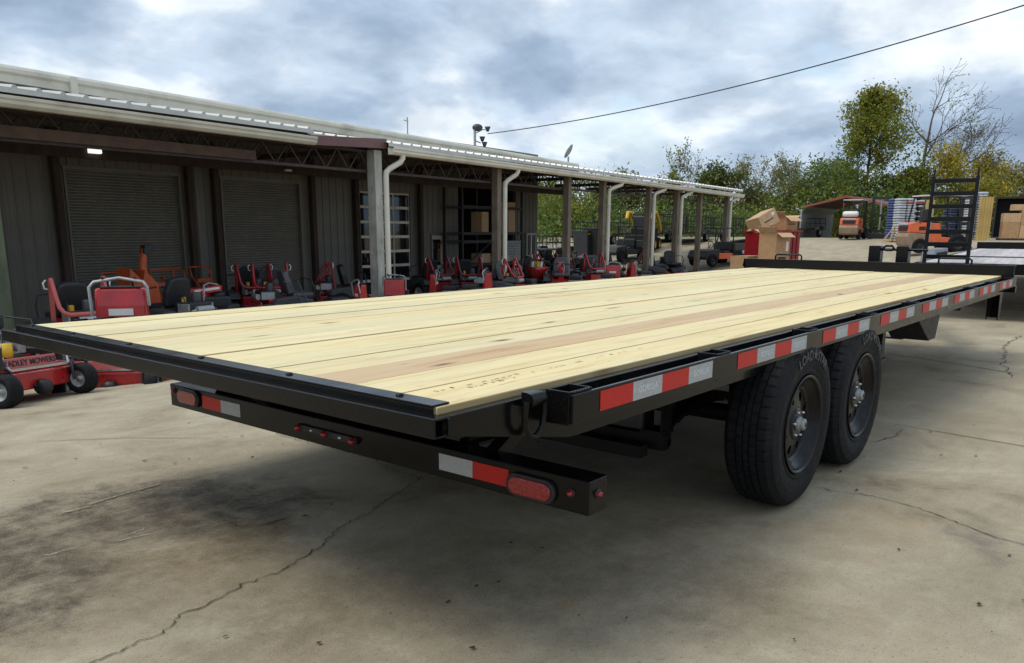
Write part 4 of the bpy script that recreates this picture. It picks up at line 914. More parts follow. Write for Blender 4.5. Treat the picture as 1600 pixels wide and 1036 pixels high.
# orange walk-behind tillers ----------------------------------------------
def tiller(label, px, d, face):
    P = ground(px, d); t = thing('walk_behind_tiller', label, 'tiller', P, BA+R_(face), 'orange walk-behind tillers by the wall')
    m = MB()
    for s in (-1, 1): m.tube([(-.1, s*.16, .45), (-.55, s*.2, .85), (-.8, s*.24, 1.02), (-1.0, s*.25, 1.05)], .022, 8)
    m.tube([(-.8, -.24, 1.02), (-.86, -.25, 1.2), (-1.02, -.22, 1.25), (-1.02, .22, 1.25), (-.86, .25, 1.2), (-.8, .24, 1.02)], .022, 8); m.build('handle', M_ORANGE, t)
    m = MB(); m.box(-.72, -.6, -.18, .18, .88, .98); m.build('control_panel', M_ORANGE, t, .015)
    m = MB(); m.box(-.1, .35, -.2, .2, .42, .72); m.cyl((.1, 0, .72), (.1, 0, .84), .13, 14); m.build('engine', M_BLACKFLAT, t, .03)
    m = MB(); m.prism([(-.55, .12), (-.6, .35), (-.4, .46), (-.05, .42), (-.05, .2)], -.3, .3); m.build('tine_hood', M_ORANGE, t, .015)
    for s in (-1, 1): wheel(t, (.15, s*.3, .2), .2, .13)
    m = MB(); m.box(-.1, .45, -.12, .12, .2, .42); m.build('chassis', M_ORANGE, t, .01)
tiller('orange tiller with loop handle left of the orange chipper', 196, 16.6, -115)
tiller('orange tiller between the chipper and the timber columns, left of a pair', 276, 18.0, -110)
tiller('orange tiller at the right edge of first roll-up door, right of a pair', 298, 18.6, -105)
tiller('orange tiller with loop handle between the two roll-up doors', 340, 19.6, -105)
P = ground(232, 17.0); t = thing('wood_chipper', 'orange wood chipper with tall discharge chute before the first roll-up door', 'chipper', P, BA+R_(-90)); t.scale = (.85, .85, 1.0)
m = MB(); m.prism([(-.28, .45), (.28, .45), (.20, 1.05), (-.12, 1.35), (-.22, 1.05)], -.30, .30, 'x'); m.build('housing', M_ORANGE, t, .02)
m = MB(); m.prism([(-.52, .95), (-.25, .55), (-.15, 1.1), (-.50, 1.40)], -.28, .28, 'x'); m.build('infeed_hopper', M_ORANGE, t, .015)
m = MB(); m.tube([(0, .0, 1.1), (0, .02, 1.4), (0, .06, 1.62), (.0, .12, 1.74)], [.14, .12, .10, .10], 4); m.build('discharge_chute', M_ORANGE, t)
m = MB(); m.prism([(.02, 1.68), (.10, 1.62), (.34, 1.78), (.30, 1.86), (.06, 1.84)], -.10, .10, 'x'); m.build('chute_deflector', M_BLACKFLAT, t, .01)
for s in (-1, 1): wheel(t, (.0, s*.42, .26), .26, .16)
m = MB(); m.box(-.6, .6, -.2, .2, .3, .46); m.build('chassis', M_BLACKFLAT, t, .01)
# red snow-blade style cultivator with a long white decal, and the leaning grey handles
P = ground(322, 16.5); t = thing('walk_behind_mower', 'red walk-behind mower with long white decal below the tillers', 'mower', P, BA+R_(-20))
m = MB(); m.prism([(-.6, .72), (-.42, .98), (.35, 1.06), (.35, .94), (-.36, .86), (-.48, .68)], -.14, .14); hb = m.build('hood', M_RED, t, .01)
m = MB(); m.prism([(-.2, .93), (.3, .985), (.3, 1.03), (-.2, .98)], -.1445, -.1415); m.build('decal', M_WHITE, hb)
m = MB(); m.box(-.1, .5, -.22, .22, .5, .84); m.ball((.3, 0, .86), (.16, .14, .08), 10, 6); m.build('engine', M_BLACKFLAT, t, .04)
m = MB(); m.box(-.3, .7, -.4, .4, .14, .3); m.build('cutting_deck', M_RED, t, .02)
m = MB(); m.tube([(-.45, -.2, .7), (-.75, -.22, .95)], .02, 6); m.tube([(-.45, .2, .7), (-.75, .22, .95), (-.75, -.22, .95)], .02, 6); m.build('handle', M_DRED, t)
for s in (-1, 1): wheel(t, (-.3, s*.42, .22), .22, .16); wheel(t, (.8, s*.3, .12), .12, .1, lugs=False)
m = MB(); m.bar((.2, -.3, .25), (.8, -.3, .25), .05, .05); m.bar((.2, .3, .25), (.8, .3, .25), .05, .05); m.bar((-.5, -.2, .3), (-.5, -.2, .72), .05, .05); m.bar((-.5, .2, .3), (-.5, .2, .72), .05, .05); m.box(-.55, .0, -.24, .24, .28, .34); m.build('frame', M_DRED, t)
P = ground(506, 17.5); t = thing('push_handlebar', 'bare grey forked handlebar of a push mower before the ribbed wall', 'push mower', P, BA+R_(-60))
m = MB(); m.tube([(-.2, -.18, .25), (-.5, -.2, .8), (-.62, -.3, 1.02), (-.72, -.34, 1.04)], .017, 8); m.tube([(-.2, .18, .25), (-.5, .2, .8), (-.62, .3, 1.02), (-.72, .34, 1.04)], .017, 8); m.build('handle', M_GPLAS, t)
m = MB(); m.box(-.25, .35, -.28, .28, .10, .26); m.build('cutting_deck', M_DRED, t, .03); m = MB(); m.cyl((.05, 0, .26), (.05, 0, .48), .14, 14); m.build('engine', M_BLACKFLAT, t)
for a in ((-.22, -.3), (-.22, .3), (.32, -.3), (.32, .3)): wheel(t, (a[0], a[1], .1), .1, .05, lugs=False)
# red cart with yellow bottles, right of the second post
P = ground(838, 28); t = thing('spreader', 'small bright red hopper spreader with yellow load beside the shed corner', 'spreader', P, BA)
m = MB(); m.lathe([(.12, .5), (.36, .82), (.38, .95), (.35, .95), (.1, .55)], axis='z', n=24); m.build('hopper', M_RED, t)
for k, c in enumerate(((-.1, -.1), (.08, -.12), (.1, .1), (-.08, .12))):
    m = MB(); m.cyl((c[0], c[1], .7), (c[0]+.03, c[1], 1.12), .055, 10); m.build('bottle', M_YELLOW if k % 2 == 0 else M_WHITE, t)
m = MB(); m.cyl((0, 0, .1), (0, 0, .56), .1, 10); m.tube([(-.1, -.2, .3), (-.5, -.25, .9), (-.6, .0, 1.0), (-.5, .25, .9), (-.1, .2, .3)], .018, 6); m.build('frame', M_BLACKFLAT, t)
for s in (-1, 1): wheel(t, (0, s*.3, .17), .17, .1)
# pallet rack in the dark bay
UR0, UR1 = uof(722, 350, VW-1.0), uof(815, 350, VW-1.0)
t = thing('pallet_rack', 'tall dark pallet rack loaded with pale cartons beside the shed end', 'rack', UV(UR0, VW-1.0, ZF), BA); Lr = UR1-UR0
for xx in (0, Lr/2, Lr):
    for y in (0, .8):
        m = MB(); m.box(xx-.04, xx+.04, y-.04, y+.04, 0, 3.7); m.build('upright', M_BLACKFLAT, t)
for z in (.9, 1.75, 2.05, 3.0):
    m = MB(); m.box(.04, Lr-.04, -.05, -.0, z-.05, z+.05); m.box(.04, Lr-.04, .8, .85, z-.05, z+.05); m.build('shelf_beam', M_BLACKFLAT, t)
m = MB(); m.bar((Lr*.55, -.07, .95), (Lr*.95, -.07, 1.7), .05, .03); m.bar((Lr*.05, -.07, .95), (Lr*.42, -.07, 1.7), .05, .03); m.build('diagonal_brace', M_BLACKFLAT, t)
for j, (xx, z, w, h, lab) in enumerate(((Lr*.86, 2.1, .5, 1.15, 'tall pale carton standing on the rack shelf nearest the shed end'), (Lr*.40, 2.1, .45, .75, 'pale carton on the middle of the rack shelf behind the second post'), (Lr*.42, .95, .6, .35, 'flat brown carton low on the rack behind the second post'), (Lr*.74, .95, .7, .22, 'low brown carton on the lower rack shelf right of second post'))):
    m = MB(); m.box(-w/2, w/2, 0, .5, 0, h); o = m.build('carton', M_CARD2, None, .008, 2, UV(UR0+xx, VW-.9, ZF+z), BA); tag(o, lab, 'box', 'cartons on the pallet rack')
m = MB()
for k in range(13): m.bar((k*.08, 0, 0), (k*.08, 0, .75), .012, .012); m.bar((0, 0, k*.0625), (.96, 0, k*.0625), .012, .012)
o = m.build('wire_grid', M_WHITE, None, 0, 2, UV(UR0+Lr*.70, VW-1.1, ZF+1.0), BA); tag(o, 'white wire grid panel hanging under the rack shelf', 'grid panel')
t = thing('metal_sash_frame', 'pale metal sash frame leaning on the wall at the shed corner', 'frame', UV(uof(818, 370), VW-.12, 0), BA)
m = MB(); 
for (x0, x1, z0, z1) in ((0, .08, .0, 1.0), (.72, .8, .0, 1.0), (.08, .72, .92, 1.0), (.08, .72, 0, .08)): m.box(x0, x1, -.04, .02, z0, z1)
m.build('sash', M_GALV, t); m = MB(); m.box(.38, .44, -.03, .01, .08, .92); m.build('mullion', M_WHITE, t)
# utility vehicle ---------------------------------------------------------
def utv(label, px, d, face, side=M_FORK):
    P = ground(px, d); t = thing('utility_vehicle', label, 'utility vehicle', P, BA+R_(face))
    m = MB(); m.prism([(-1.4, .40), (-1.4, .62), (-.2, .62), (-.1, .50), (.35, .50), (.5, .85), (1.3, .78), (1.45, .5), (1.4, .35)], -.62, .62); m.build('body', M_BLACKFLAT, t, .03)
    m = MB(); m.box(-.35, .55, -.66, .66, .38, .66); m.build('side_panel', side, t, .02)
    m = MB(); m.box(-1.55, -.42, -.72, .72, .78, .83); m.box(-1.55, -1.51, -.72, .72, .83, 1.12); m.box(-.46, -.42, -.72, .72, .83, 1.12); m.box(-1.51, -.46, -.72, -.68, .83, 1.12); m.box(-1.51, -.46, .68, .72, .83, 1.12); m.build('cargo_bed', M_GPLAS, t, .015)
    m = MB(); m.box(-1.3, -.6, -.4, .4, .6, .78); m.build('bed_mount', M_BLACKFLAT, t)
    m = MB(); m.box(-.35, .1, -.55, .55, .62, .78); m.build('seat', M_SEAT, t, .05, 3); m = MB(); m.box(-.42, -.3, -.55, .55, .78, 1.2); m.build('backrest', M_SEAT, t, .05, 3)
    m = MB()
    for s in (-1, 1): m.tube([(-.45, s*.6, .7), (-.4, s*.58, 1.75), (-.3, s*.56, 1.85), (.35, s*.56, 1.85), (.5, s*.58, 1.7), (.85, s*.6, .85)], .03, 8)
    m.bar((-.3, -.56, 1.85), (-.3, .56, 1.85), .05, .05); m.bar((.35, -.56, 1.85), (.35, .56, 1.85), .05, .05); m.build('roll_cage', M_BLACKFLAT, t)
    m = MB(); m.tube([(.4, -.3, .85), (.2, -.3, 1.05)], .02, 6); m.lathe([(.15, 0), (.17, .02), (.19, 0)], (.2, -.3, 1.05), 'x', 16); m.build('steering_wheel', M_BLACKFLAT, t)
    for x in (-.95, .95):
        for s in (-1, 1): wheel(t, (x, s*.6, .31), .31, .24, M_BLACKFLAT)
    return t
utv('black utility vehicle with orange side and grey cargo bed behind the seventh post', 1120, 40., 155)
utv('black utility vehicle with sloping roof bars between the fourth and fifth posts', 972, 44., 170, M_BLACKFLAT)
# skid loader with a yellow arm
P = ground(1004, 47); t = thing('skid_loader', 'black skid loader with raised yellow arm behind the fifth post', 'loader', P, BA+R_(190))
m = MB(); m.box(-1.1, .6, -.6, .6, .35, 1.3); m.build('body', M_BLACKFLAT, t, .05); m = MB(); m.box(-.5, .5, -.5, .5, 1.3, 1.95); m.build('cab', M_GPLAS, t, .05)
m = MB(); m.tube([(-1.0, -.75, 1.2), (-.5, -.75, 1.75), (.2, -.75, 2.15), (.75, -.75, 2.15), (.9, -.75, 1.8)], .11, 6); m.tube([(-1.0, .75, 1.2), (-.5, .75, 1.75), (.2, .75, 2.15), (.75, .75, 2.15), (.9, .75, 1.8)], .11, 6); m.build('lift_arm', M_YELLOW, t)
m = MB(); m.box(.6, 1.2, -.8, .8, .5, .9); m.build('bucket', M_BLACKFLAT, t, .03)
for x in (-.7, .35):
    for s in (-1, 1): wheel(t, (x, s*.72, .38), .38, .26, M_YELLOW)
# railed utility trailers in the distance
def rail_trailer(label, px, d, face, L=3.4, hgt=.75, gate=True):
    P = ground(px, d); t = thing('utility_trailer', label, 'trailer', P, BA+R_(face), 'railed trailers parked in the back row')
    m = MB(); m.box(-L/2, L/2, -.9, .9, .50, .58); m.build('deck', M_BLACKFLAT, t)
    m = MB()
    for s in (-1, 1):
        m.bar((-L/2, s*.88, .58+hgt), (L/2, s*.88, .58+hgt), .05, .05); m.bar((-L/2, s*.88, .58+hgt*.5), (L/2, s*.88, .58+hgt*.5), .04, .04)
        n = int(L/.28)
        for k in range(n+1): m.bar((-L/2+k*L/n, s*.88, .58), (-L/2+k*L/n, s*.88, .58+hgt), .04 if k % 3 == 0 else .018, .04 if k % 3 == 0 else .018)
    m.build('side_rails', M_BLACKFLAT, t)
    if gate:
        m = MB(); 
        for k in range(10): m.bar((-L/2-.05, -.85+k*.19, .55), (-L/2-.15, -.85+k*.19, 1.95), .03, .03)
        m.bar((-L/2-.05, -.87, .58), (-L/2-.05, .87, .58), .05, .05); m.bar((-L/2-.15, -.87, 1.95), (-L/2-.15, .87, 1.95), .05, .05); m.bar((-L/2-.1, -.87, 1.25), (-L/2-.1, .87, 1.25), .04, .04); m.build('ramp_gate', M_BLACKFLAT, t)
    for s in (-1, 1):
        wheel(t, (-.2, s*1.05, .33), .33, .2); m = MB(); m.prism([(-.65, .5), (-.5, .72), (.1, .72), (.25, .5)], s*1.05-.13, s*1.05+.13); m.build('fender', M_BLACKFLAT, t, .01)
    m = MB(); m.bar((L/2, -.8, .5), (L/2+1.2, 0, .5), .08, .08); m.bar((L/2, .8, .5), (L/2+1.2, 0, .5), .08, .08); m.build('tongue', M_BLACKFLAT, t)
    return t
rail_trailer('black railed trailer with tall gate behind the fifth canopy post', 1020, 50, 165, 4.2, 1.1)
rail_trailer('black railed trailer between the sixth and seventh canopy posts', 1075, 49, 178, 3.6, .9)
rail_trailer('low black railed trailer right of the last canopy post', 1152, 47, 168, 4.2, .8, False)
rail_trailer('black railed trailer seen past the shed corner left of the third post', 866, 47, 172, 3.6, .7, False)
rail_trailer('black railed trailer between third and fourth posts behind the bins', 932, 51, 176, 4.0, .8, False)
rail_trailer('black railed trailer just right of the red container', 1252, 52, 172, 3.2, .6, False)
for (px, d, w, h, mat, lab) in ((912, 46, .95, 1.5, M_GPLAS, 'dark plastic bin standing between the third and fourth posts, left of two'), (926, 46, .8, 1.6, M_BLACKFLAT, 'black plastic bin standing just left of the fourth canopy post')):
    P = ground(px, d); t = thing('storage_bin', lab, 'bin', P, BA)
    m = MB(); m.prism([(-w/2*.85, 0), (w/2*.85, 0), (w/2, h), (-w/2, h)], -.45, .45); m.build('body', mat, t, .03); m = MB(); m.box(-w/2-.02, w/2+.02, -.48, .48, h+.002, h+.07); m.build('lid', mat, t, .02); m = MB(); m.box(-w/2+.1, w/2-.2, -.475, -.455, h-.14, h-.06); m.build('label_strip', M_YELLOW if mat is M_GPLAS else M_WHITE, t)
# ================================================================== CARTONS AND RED CONTAINER BY THE YARD
def carton(name, lab, px, d, w, dp, h, mat, z=0., face=0., flaps=0, tilt=0., grp='cartons heaped by the red container'):
    P = ground(px, d); P.z += z; t = thing(name, lab, 'box', P, BA+R_(face), grp)
    if tilt: t.rotation_euler = (R_(tilt*.5), R_(tilt), BA+R_(face))
    m = MB(); e = .012
    m.box(-w/2, w/2, -dp/2, -dp/2+e, 0, h); m.box(-w/2, w/2, dp/2-e, dp/2, 0, h); m.box(-w/2, -w/2+e, -dp/2+e, dp/2-e, 0, h); m.box(w/2-e, w/2, -dp/2+e, dp/2-e, 0, h); m.box(-w/2+e, w/2-e, -dp/2+e, dp/2-e, 0, e); m.build('carton_body', mat, t)
    if not flaps:
        m = MB(); m.box(-w/2, w/2, -dp/2, dp/2, h+.001, h+.012); m.build('lid', mat, t)
    for k in range(flaps):
        a = R_((-35, 25, 50, 15)[k]); s = (-1, 1)[k % 2]
        m = MB()
        if k < 2: m.bar((0, s*dp/2, h), (0, s*(dp/2+.3*math.cos(a)), h+.3*math.sin(a)), w*.96, .012)
        else: m.bar((s*w/2, 0, h), (s*(w/2+.3*math.cos(a)), 0, h+.3*math.sin(a)), dp*.96, .012)
        m.build('flap', M_CARD2, t)
    m = MB(); m.box(-w*.3, w*.25, -dp/2-.003, -dp/2-.0005, h*.42, h*.5); m.build('print', M_WOODD, t)
    m = MB(); m.box(w*.22, w*.38, -dp/2-.0035, -dp/2-.001, h*.62, h*.82); m.build('shipping_label', M_WHITE, t)
    return t
gz = ground(1206, 33.); ZB0 = -gz.z
carton('cardboard_box', 'large open cardboard box with flaps standing before the red container', 1206, 33, .98, .8, 1.90, M_CARD, .0, -18, 3)
carton('cardboard_box', 'long low cardboard box with white label behind the utility vehicle', 1166, 34, 1.35, .8, 1.05, M_CARD, .0, -14, 0)
carton('cardboard_box', 'tilted cardboard box on top of the crumpled paper heap', 1190, 35.2, 1.05, .8, .62, M_CARD2, 2.12, -25, 0, -24)
carton('cardboard_box', 'open-topped cardboard box above the red container', 1219, 36, .85, .8, .55, M_CARD, 1.905, -20, 4)
P = ground(1215, 36.); t = thing('waste_container', 'tall red metal container holding the heap of cartons', 'container', P, BA+R_(-18))
m = MB(); 
for k in range(8): m.box(-1.74+k*.29, -1.52+k*.29, -.66, -.60, .0, 1.80)
m.box(-1.75, .6, -.6, .6, 0, 1.84); m.build('shell', M_DRED, t, .01); m = MB(); m.box(-1.79, .64, -.7, .64, 1.842, 1.90); m.build('rim', M_RED, t)
P = ground(1186, 35.4); m = MB(); r = random.Random(8)
for k in range(26):
    c = Vector((r.uniform(-.75, .75), r.uniform(-.4, .4), r.uniform(.0, .32))); s = r.uniform(.12, .24)
    n = 7; vs = [(c.x+math.cos(2*PI*i/n)*s*r.uniform(.6, 1.2), c.y+math.sin(2*PI*i/n)*s*r.uniform(.6, 1.2), c.z+r.uniform(-.1, .1)) for i in range(n)]+[(c.x+r.uniform(-.05, .05), c.y, c.z+s*.8)]+[(c.x, c.y, c.z-.1)]
    m.add(vs, [(i, (i+1) % n, n) for i in range(n)]+[((i+1) % n, i, n+1) for i in range(n)])
o = m.build('packing_paper', M_KRAFT, None, 0, 2, P+Vector((0, 0, 2.0)), BA); o['kind'] = 'stuff'; o['label'] = 'crumpled brown packing paper heaped on the container'; o['category'] = 'packing paper'
# ================================================================== FAR RIGHT OF THE YARD
def shelter():
    P = ground(1342, 52); t = thing('carport_shelter', 'open grey corrugated shelter with rust-red roof behind the forklifts', 'shelter', P, R_(39.17-23.3-90)+R_(-16))
    W = 2.75; D = 3.0; hh = 1.75; pk = 2.45
    def rib_wall(x, nm):
        m = MB(); n = 22; pr = []
        for k in range(n): pr += [(k*2*D/n-D, 0), ((k+.3)*2*D/n-D, .05), ((k+.6)*2*D/n-D, .05), ((k+.9)*2*D/n-D, 0)]
        vs = [(x+p[1], p[0], z) for z in (0, hh-.25) for p in pr]; q = len(pr); m.add(vs, [(i, i+1, q+i+1, q+i) for i in range(q-1)]); m.build(nm, M_GALV, t)
        s = 1 if x < 0 else -1
        m = MB(); m.add([(x, -D, hh-.25), (x, D, hh-.25), (x+s*.28, D, hh+.1), (x+s*.28, -D, hh+.1)], [(0, 1, 2, 3)]); m.build('knee_sheet', M_GALV, t)
    rib_wall(-W, 'side_wall'); rib_wall(W, 'side_wall')
    for s in (-1, 1):
        m = MB(); m.add([(s*(W-.2), -D-.2, hh+.12), (s*(W-.2), D, hh+.12), (0, D, pk), (0, -D-.2, pk), (s*(W-.2), -D-.2, hh+.18), (s*(W-.2), D, hh+.18), (0, D, pk+.06), (0, -D-.2, pk+.06)], [(0, 1, 2, 3), (7, 6, 5, 4), (0, 4, 5, 1), (1, 5, 6, 2), (2, 6, 7, 3), (3, 7, 4, 0)]); m.build('roof_slope', M_MAROON, t)
        m = MB(); m.bar((s*(W-.2), -D-.22, hh+.14), (0, -D-.22, pk+.02), .05, .13); m.build('roof_trim', simple('rust_trim', (.26, .07, .045), .6), t)
    for x in (-W, W):
        for y in (-D, D):
            m = MB(); m.box(x-.05, x+.05, y-.05, y+.05, 0, hh); m.build('frame_post', M_GALV, t)
shelter()
def forklift(label, P, rz, tank=True, mast=True):
    t = thing('forklift', label, 'forklift', P, rz, 'orange forklifts across the yard')
    m = MB(); m.prism([(-1.2, .30), (-1.28, .62), (-1.2, .78), (-.55, .72), (-.55, .30), (-1.0, .22)], -.50, .50); m.build('counterweight', M_TAN, t, .03, 2)
    m = MB(); m.prism([(-1.22, .785), (-1.18, 1.10), (-1.0, 1.16), (-.1, 1.12), (.0, .62), (.75, .55), (.75, .36), (-.5, .36), (-.5, .735)], -.49, .49); m.build('body', M_FORK, t, .025, 2)
    for s_ in (-1, 1):
        m = MB(); m.box(-.86, -.62, min(s_*.492, s_*.497), max(s_*.492, s_*.497), .86, 1.0); m.build('side_decal', M_BLACKFLAT, t)
        m = MB(); m.box(-1.0, -.78, s_*.40-.05, s_*.40+.05, 1.85, 1.93); m.build('rear_light', M_LENS, t)
        m = MB(); m.box(.05, .7, min(s_*.491, s_*.52), max(s_*.491, s_*.52), .34, .40); m.build('step', M_BLACKFLAT, t)
    m = MB(); m.box(-1.245, -1.215, -.34, .34, .84, 1.02); m.build('grille', M_BLACKFLAT, t, .01)
    m = MB(); m.box(-1.236, -1.2, -.36, .36, 1.06, 1.13); m.build('name_strip', M_BAGS, t, .01)
    m = MB(); m.box(-.45, -.05, -.26, .26, 1.13, 1.24); m.build('seat', M_SEAT, t, .04, 2); m = MB(); m.box(-.55, -.43, -.25, .25, 1.2, 1.65); m.build('backrest', M_SEAT, t, .04, 2)
    m = MB()
    for s in (-1, 1): m.tube([(-.85, s*.46, 1.1), (-.7, s*.46, 2.08), (.55, s*.46, 2.12), (.7, s*.46, .6)], .038, 6)
    m.build('overhead_guard', M_BLACKFLAT, t); m = MB(); m.box(-.78, .6, -.5, .5, 2.13, 2.17); m.build('roof_panel', M_WHITE, t)
    m = MB(); m.tube([(.55, .1, .6), (.4, .1, 1.2)], .03, 6); m.lathe([(.14, 0), (.16, .02), (.18, 0)], (.38, .1, 1.22), 'x', 14); m.build('steering_wheel', M_BLACKFLAT, t)
    if tank:
        m = MB(); m.lathe([(0, -.42), (.12, -.40), (.17, -.32), (.17, .32), (.12, .40), (0, .42)], (-.98, 0, 1.36), 'y', 18); m.build('gas_tank', M_WHITE, t)
    for x, Rr in ((-.78, .28), (.6, .36)):
        for s in (-1, 1): wheel(t, (x, s*.47, Rr), Rr, .2, M_BLACKFLAT)
    if mast:
        m = MB()
        for s in (-1, 1): m.box(.98, 1.1, s*.32-.05, s*.32+.05, .06, 2.15)
        for z in (.3, 1.1, 2.1): m.box(1.0, 1.08, -.32, .32, z-.05, z+.05)
        m.build('mast', M_BLACKFLAT, t)
        m = MB(); m.box(1.1, 1.16, -.5, .5, .15, .25); m.box(1.1, 1.16, -.5, .5, .5, .58); m.box(1.16, 2.2, -.35, -.23, .05, .1); m.box(1.16, 2.2, .23, .35, .05, .1); m.build('fork', M_BLACKFLAT, t)
        m = MB(); m.bar((.75, 0, .3), (1.0, 0, .3), .5, .12); m.build('mast_mount', M_BLACKFLAT, t)
    return t
forklift('orange forklift seen from behind in front of the grey shelter', ground(1332, 46.), yawto(1332, -12))
forklift('orange forklift side-on with muddy counterweight behind the black ramp', ground(1458, 36.), yawto(1458, -62), tank=False).scale = (1.2, 1.15, 1.15)
P = ground(1372, 46); t = thing('lift_mast', 'black upright lift mast standing between the two orange forklifts', 'lift mast', P, yawto(1372, 180))
for s in (-1, 1):
    m = MB(); m.box(-.06, .06, s*.42-.08, s*.42+.08, 0, 2.35); m.build('rail', M_BLACKFLAT, t, .01)
for z in (.45, 1.3, 2.25):
    m = MB(); m.box(-.05, .05, -.34, .34, z-.06, z+.06); m.build('cross_bar', M_BLACKFLAT, t)
m = MB(); m.cyl((0, 0, .5), (0, 0, 2.2), .05, 8); m.build('lift_cylinder', M_GALV, t); m = MB(); m.box(.0, .5, -.6, .6, .02, .3); m.build('base', M_BLACKFLAT, t, .02)
# pallets of bagged goods
def bag_stack(label, px, d, layers, face, mats, w=1.1, dp=1.0, lh=.13, base=0.):
    P = ground(px, d); t = thing('bag_pallet', label, 'bags', P+Vector((0, 0, base)), yawto(px, face), 'pallets of stacked bags')
    m = MB()
    for y in (-.45, 0, .45): m.box(-w/2, w/2, y*dp-.05, y*dp+.05, 0, .1)
    for k in range(6): m.box(-w/2+k*w/6+.01, -w/2+(k+1)*w/6-.03, -dp/2, dp/2, .1, .125)
    m.build('pallet', M_PALE, t)
    q = MB(); q.box(-.5, .5, -.5, .5, 0, 1); base_me = q.mesh('bag', mats[0]); ms = [base_me]
    for mm in mats[1:]:
        e = base_me.copy(); e.materials[0] = mm; ms.append(e)
    r = random.Random(px)
    for L in range(layers):
        for i in range(2):
            for j in range(2):
                o = inst(ms[(L*3+i) % len(ms)], 'bag', t, ((i-.5)*w*.5+r.uniform(-.02, .02), (j-.5)*dp*.5+r.uniform(-.02, .02), .126+L*lh), (0, 0, r.uniform(-.05, .05)), (w*.5, dp*.49, lh*.97))
                bev(o, .30, 3)
    return t
bag_stack('blue and white bags stacked high left of the side-on forklift', 1403, 43, 16, 30, (M_BAGS, M_BAGB, M_BAGS), 1.25)
bag_stack('dark shiny bags stacked high behind the side-on forklift', 1424, 44, 15, 20, (M_BAGS, M_GPLAS))
bag_stack('white wrapped bags in a tall stack right of the black ramp', 1514, 43, 18, 24, (M_BAGS, M_BAGS, M_GPLAS), 1.15)
bag_stack('low dark wrapped stack just left of the tall white bags', 1487, 44, 12, 24, (M_GPLAS, M_BAGB), 1.0)
def lumber(label, px, d, w, h, n):
    P = ground(px, d); t = thing('lumber_bundle', label, 'lumber', P, yawto(px, -90+10), 'upright yellow boards')
    q = MB(); q.box(-w/n/2+.004, w/n/2-.004, -.06, .06, 0, h); me = q.mesh('board', M_LUMY)
    for k in range(n): inst(me, 'board', t, (-w/2+(k+.5)*w/n, (.0, .015, -.01)[k % 3], .0), scale=(1, 1, (1, .985, .99)[k % 3]))
lumber('upright yellow boards right of the tall white bag stack', 1534, 42, .62, 2.2, 5); lumber('upright yellow boards behind the side-on forklift cab', 1447, 43, .42, 2.1, 3)
P = ground(1394, 42.5); m = MB(); m.bar((-.5, 0, .0), (.1, .1, .9), .12, .04); m.bar((-.2, .05, .0), (.2, .1, .95), .12, .04); o = m.build('scrap_boards', M_PALE, None, 0, 2, P, yawto(1394, -90)); tag(o, 'pale scrap boards leaning at the foot of the blue bags', 'boards')
# dark shipping container and cartons on a pallet
P = ground(1585, 47); t = thing('shipping_container', 'dark open shipping container behind the stacked cartons at right', 'container', P, yawto(1585, -90))
m = MB(); m.box(-1.2, 4.5, -.05, 2.4, .05, .12); m.box(-1.2, 4.5, 2.35, 2.4, .12, 2.3); m.box(-1.2, 4.5, -.05, 2.4, 2.3, 2.4); m.box(-1.2, -1.1, -.05, 2.35, .12, 2.3); m.build('shell', M_BLACKFLAT, t)
m = MB()
for k in range(10): m.box(.9+k*.35, 1.08+k*.35, -.06, -.02, .12, 2.3)
m.box(.9, 4.5, -.02, .02, .12, 2.3); m.build('side_sheet', M_BLACKFLAT, t); m = MB(); m.box(.1, 3.5, .2, 2.0, 2.402, 2.85); m.build('roof_crate', M_GPLAS, t, .02)
P = ground(1586, 42.); t = thing('wooden_pallet', 'wooden pallet under the stacked cartons at the right edge', 'pallet', P, yawto(1586, -80))
m = MB()
for y in (-.5, 0, .5): m.box(-.8, .8, y-.05, y+.05, 0, .1)
m.build('runner', M_WOODD, t); m = MB()
for k in range(8): m.box(-.8+k*.2, -.64+k*.2, -.55, .55, .1, .125)
m.build('slats', M_PALE, t); PB = P
for (x, y, z, w, dp, h, mat, lab) in ((-.32, 0, .126, .78, .8, .78, M_CARD, 'lower left carton on the pallet at the right edge'), (-.32, 0, .91, .8, .8, .45, M_CARD2, 'upper left carton on the pallet at the right edge'), (.47, 0, .126, .76, .8, .62, M_CARD2, 'lower right carton on the pallet at the right edge'), (.47, 0, .75, .76, .8, .75, M_CARD, 'upper right carton on the pallet at the right edge'), (.2, .1, 1.505, 1.1, .7, .3, M_CARD2, 'flat carton topping the pallet stack at the right edge')):
    o = thing('cardboard_box', lab, 'box', PB+Matrix.Rotation(yawto(1586, -80), 3, 'Z') @ Vector((x, y, z)), yawto(1586, -80), 'cartons stacked on the right pallet')
    m = MB(); m.box(-w/2, w/2, -dp/2, dp/2, 0, h); m.build('carton_body', mat, o, .01); m = MB(); m.box(-w/2+.01, w/2-.01, -.03, .03, h+.0005, h+.003); m.build('packing_tape', M_PALE, o)
